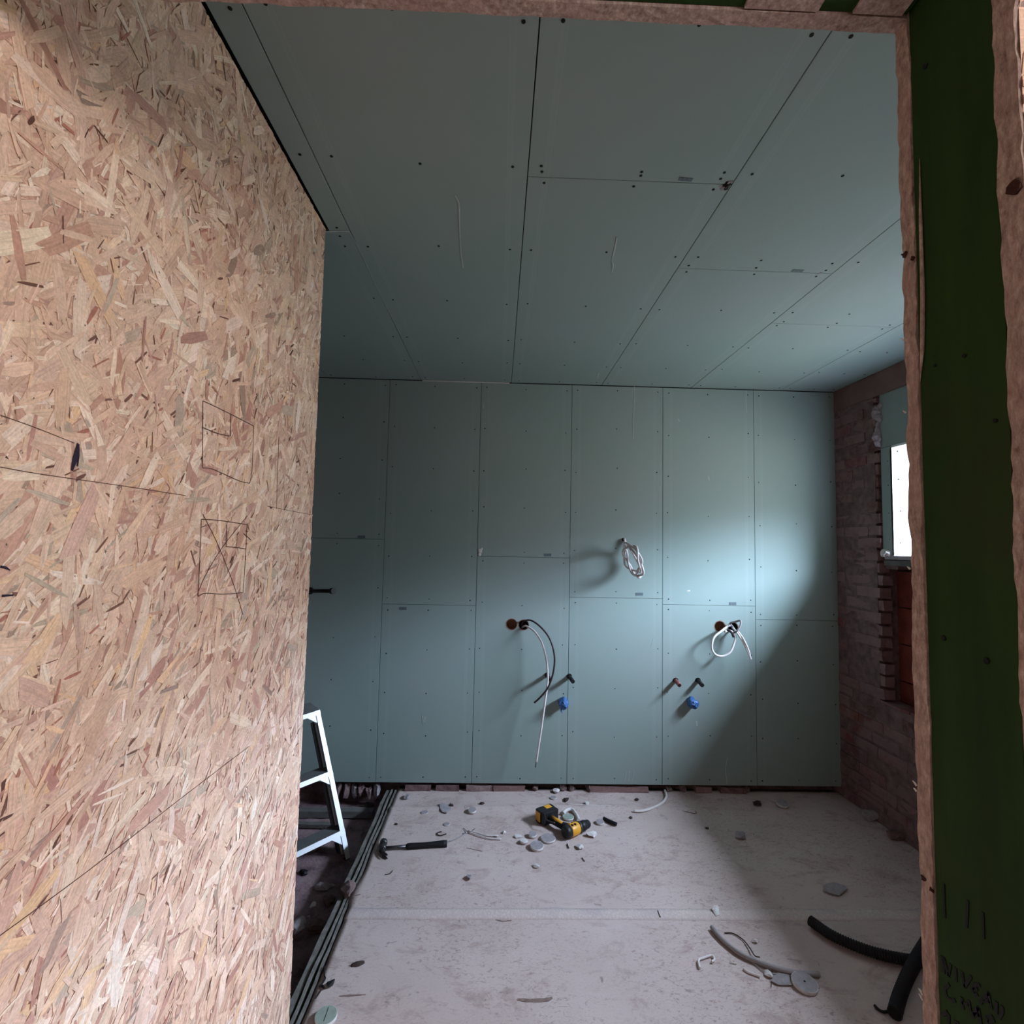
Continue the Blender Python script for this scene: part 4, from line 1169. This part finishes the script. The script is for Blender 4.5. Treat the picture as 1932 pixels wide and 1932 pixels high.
# ---- services on the back wall
def hole_box(c, r, mat, label):
    t = empty('wall_box', (c.x, WY, c.z), label, 'socket hole')
    bm = bmesh.new(); n = 28; R_ = []
    prof = [(r+.001, .010), (r+.001, .045), (0, .045)]
    prof = [(r-.001, .0005), (r-.001, .05), (.0005, .05)]
    for rr, yy in prof: R_.append([bm.verts.new((rr*math.cos(2*math.pi*k/n), yy, rr*math.sin(2*math.pi*k/n))) for k in range(n)])
    for a, b in zip(R_, R_[1:]):
        for k in range(n): bm.faces.new((a[k], a[(k+1) % n], b[(k+1) % n], b[k]))
    link('box_liner', bm, mat, t)
    bm = bmesh.new(); R_ = []
    for rr, yy in ((r-.0008, -.0005), (r+.0035, -.001), (r+.0035, .0005), (r-.0008, .001)):
        R_.append([bm.verts.new((rr*(1+.02*math.sin(k*3.1))*math.cos(2*math.pi*k/n), yy, rr*math.sin(2*math.pi*k/n))) for k in range(n)])
    for i in range(4):
        a, b = R_[i], R_[(i+1) % 4]
        for k in range(n): bm.faces.new((a[k], a[(k+1) % n], b[(k+1) % n], b[k]))
    link('cut_rim', bm, BROWNS, t); return t
hole_box(*HOLES[0], BROWNS, 'left round cut-out of the pair above the dark hanging cable')
hole_box(*HOLES[1], DARK, 'round cut-out from which the dark and the white hanging cables emerge')
hole_box(*HOLES[2], BROWNS, 'left round cut-out of the pair with the tied white cable loop')
hole_box(*HOLES[3], DARK, 'round cut-out from which the tied white cable loop emerges')
def wcable(name, pts, r, mat, label=None, cat='cable', n=8, parent=None):
    P_ = [onY(x, y, WY-dd) for x, y, dd in pts]
    bm = bmesh.new(); tube(bm, catmull(P_, n), r, 10)
    if parent: return sub(parent, name, bm, mat)
    return tag(link(name, bm, mat), label, cat)
wcable('hanging_cable', [(983, 1181, -.03), (988, 1172, .01), (1003, 1171, .05), (1022, 1185, .08), (1038, 1207, .10), (1046, 1237, .115), (1044, 1268, .118), (1034, 1297, .120), (1020, 1315, .115), (1008, 1326, .110)], .0055, CAB_B,
       'dark brown cable bowing out of the left pair of wall holes')
wcable('hanging_cable', [(985, 1184, -.03), (992, 1181, .01), (1008, 1191, .05), (1021, 1210, .075), (1029, 1235, .09), (1033, 1265, .088), (1033, 1290, .088), (1029, 1320, .094), (1022, 1370, .11), (1016, 1410, .115), (1012, 1438, .12)], .0060, CAB_W,
       'long white cable hanging from the left pair of wall holes')
wcable('bare_wire_tip', [(1012, 1436, .120), (1010, 1448, .121)], .0030, STEEL, 'bare dark tip at the end of the long hanging white cable', 'wire', 4)
# coil at the upper middle
c0 = onY(1176, 1018, WY)
ec = empty('cable_coil', (c0.x, WY, c0.z), 'white cable rolled into a coil hanging from the small upper wall hole', 'cable coil')
bm = bmesh.new(); cyl(bm, (c0.x, WY+.001, c0.z), (0, -1, 0), .011, .002, 16); sub(ec, 'wall_hole', bm, DARK)
cc = onY(1194, 1056, WY-.13)
pts = [Vector((c0.x, WY+.02, c0.z)), Vector((c0.x+.004, WY-.02, c0.z-.002))]
for i in range(24):
    a = math.pi*.15+i*math.pi*2/7.0
    rr = .104-.016*((i*5) % 4)*.6
    pts.append(cc+Vector((-.020*math.cos(a)+.045*math.sin(-a)*.62+.016*math.sin(i*2.1), rr*math.cos(a), rr*math.sin(a))))
bm = bmesh.new(); tube(bm, catmull(pts, 8), .0062, 10); sub(ec, 'cable', bm, CAB_W)
bm = bmesh.new()
tube(bm, catmull([onY(1178, 1018, WY-.005), onY(1190, 1037, WY-.05), onY(1204, 1062, WY-.10), onY(1213, 1080, WY-.14), onY(1206, 1091, WY-.16)], 8), .0062, 10); sub(ec, 'cable', bm, CAB_W)
bm = bmesh.new(); bmesh.ops.create_icosphere(bm, subdivisions=2, radius=.012, matrix=Matrix.Translation(onY(1205, 1088, WY-.16))); sub(ec, 'cable_end', bm, CAB_W)
# tied loop at the right pair
eh = empty('cable_loop', (HOLES[3][0].x, WY, HOLES[3][0].z), 'white cable tied in a round loop hanging from the right pair of wall holes', 'cable')
wcable('cable', [(1380, 1182, -.03), (1376, 1180, .02), (1362, 1190, .06), (1347, 1203, .08), (1343, 1222, .09), (1350, 1235, .09), (1364, 1238, .09), (1378, 1230, .09), (1385, 1214, .08), (1387, 1200, .07), (1378, 1190, .05), (1367, 1192, .055)], .0068, CAB_W, parent=eh)
wcable('cable', [(1385, 1186, -.02), (1378, 1176, .03), (1388, 1173, .06), (1397, 1171, .09), (1397, 1180, .10), (1391, 1190, .10), (1384, 1194, .08)], .0062, CAB_G, parent=eh)
wcable('cable', [(1382, 1185, .0), (1390, 1193, .07), (1403, 1213, .11), (1412, 1232, .13), (1417, 1244, .14)], .0062, CAB_W, parent=eh)
wcable('cable', [(1392, 1190, .06), (1403, 1206, .11), (1412, 1226, .13), (1417, 1244, .14)], .0050, CAB_W, parent=eh)
wcable('cable_tie', [(1372, 1188, .075), (1380, 1193, .09), (1384, 1202, .085)], .0075, CAB_B, parent=eh)
# pipe stubs
def stub(px, py, r, L, mat, label, dx=0, dz=-.012):
    c = onY(px, py, WY-L); base = Vector((c.x-dx, WY, c.z-dz))
    t = empty('pipe_stub', base, label, 'pipe')
    bm = bmesh.new(); ax_ = (c-base).normalized()
    tube(bm, [base-ax_*.02, c], r, 18); sub(t, 'pipe', bm, mat)
    bm = bmesh.new(); cyl(bm, c-ax_*.001, ax_, r*.74, .0018, 16); sub(t, 'pipe_mouth', bm, DARK)
    bm = bmesh.new(); cyl(bm, base-ax_*.001, ax_, r*1.35, .003, 18); sub(t, 'wall_collar', bm, DARK)
    return t
stub(1081, 1286, .013, .075, BLACKP, 'black pipe stub above the left blue taped outlet', .012)
stub(1038, 1283, .012, .075, CAB_B, 'dark pipe stub behind the hanging cables', .012)
stub(1282, 1293, .013, .070, COPPER, 'pinkish copper pipe stub, left one above the right blue taped outlet')
stub(1325, 1293, .013, .070, BLACKP, 'black pipe stub, right one above the right blue taped outlet')
t = empty('pipe_stub', onY(587, 1115, WY), 'long black pipe stub beside the edge of the wood board wall', 'pipe')
a = onY(584, 1115, WY-.02); b = onY(629, 1115, WY-.16)
bm = bmesh.new(); tube(bm, [a, b], .012, 14); sub(t, 'pipe', bm, BLACKP)
bm = bmesh.new(); tube(bm, [b-(b-a).normalized()*.02, b+(b-a).normalized()*.004], .019, 14); sub(t, 'pipe_cap', bm, BLACKP)
bm = bmesh.new(); cyl(bm, (a.x, WY, a.z), (0, -1, 0), .022, .022, 16); sub(t, 'wall_collar', bm, BLACKP)
# blue taped outlets
def taped(px, py, label, tail):
    c = onY(px, py, WY)
    t = empty('taped_outlet', c, label, 'pipe')
    bm = bmesh.new(); tube(bm, [(c.x, WY+.01, c.z), (c.x, WY-.03, c.z), (c.x, WY-.055, c.z), (c.x, WY-.062, c.z)], [.029, .031, .029, .016], 22)
    bmesh.ops.subdivide_edges(bm, edges=bm.edges[:], cuts=2)
    rough_up(bm, .011, 42, px); sub(t, 'blue_tape', bm, BLUE)
    bm = bmesh.new()
    tube(bm, [(c.x-.03, WY-.05, c.z+.01), (c.x, WY-.066, c.z+.004), (c.x+.018, WY-.064, c.z-.018)], [.006, .010, .004], 8, flat=.3)
    tube(bm, [(c.x-.006, WY-.062, c.z+.022), (c.x+.010, WY-.066, c.z), (c.x-.012, WY-.062, c.z-.022)], [.004, .008, .003], 8, flat=.3)
    sub(t, 'tape_fold', bm, BLUE)
    if tail:
        bm = bmesh.new(); tube(bm, [(c.x-.012, WY-.04, c.z-.02), (c.x-.014, WY-.036, c.z-.044), (c.x-.008, WY-.034, c.z-.060)], [.012, .009, .003], 8, flat=.25); sub(t, 'tape_tail', bm, BLUE)
taped(1062, 1324, 'blue tape wrapped outlet with a hanging tail, under the left pipe stubs', True)
taped(1303, 1324, 'blue tape wrapped round outlet under the right pair of pipe stubs', False)
# small white bracket sticking out beside the OSB edge high up
c = onY(611, 677, 3.0)
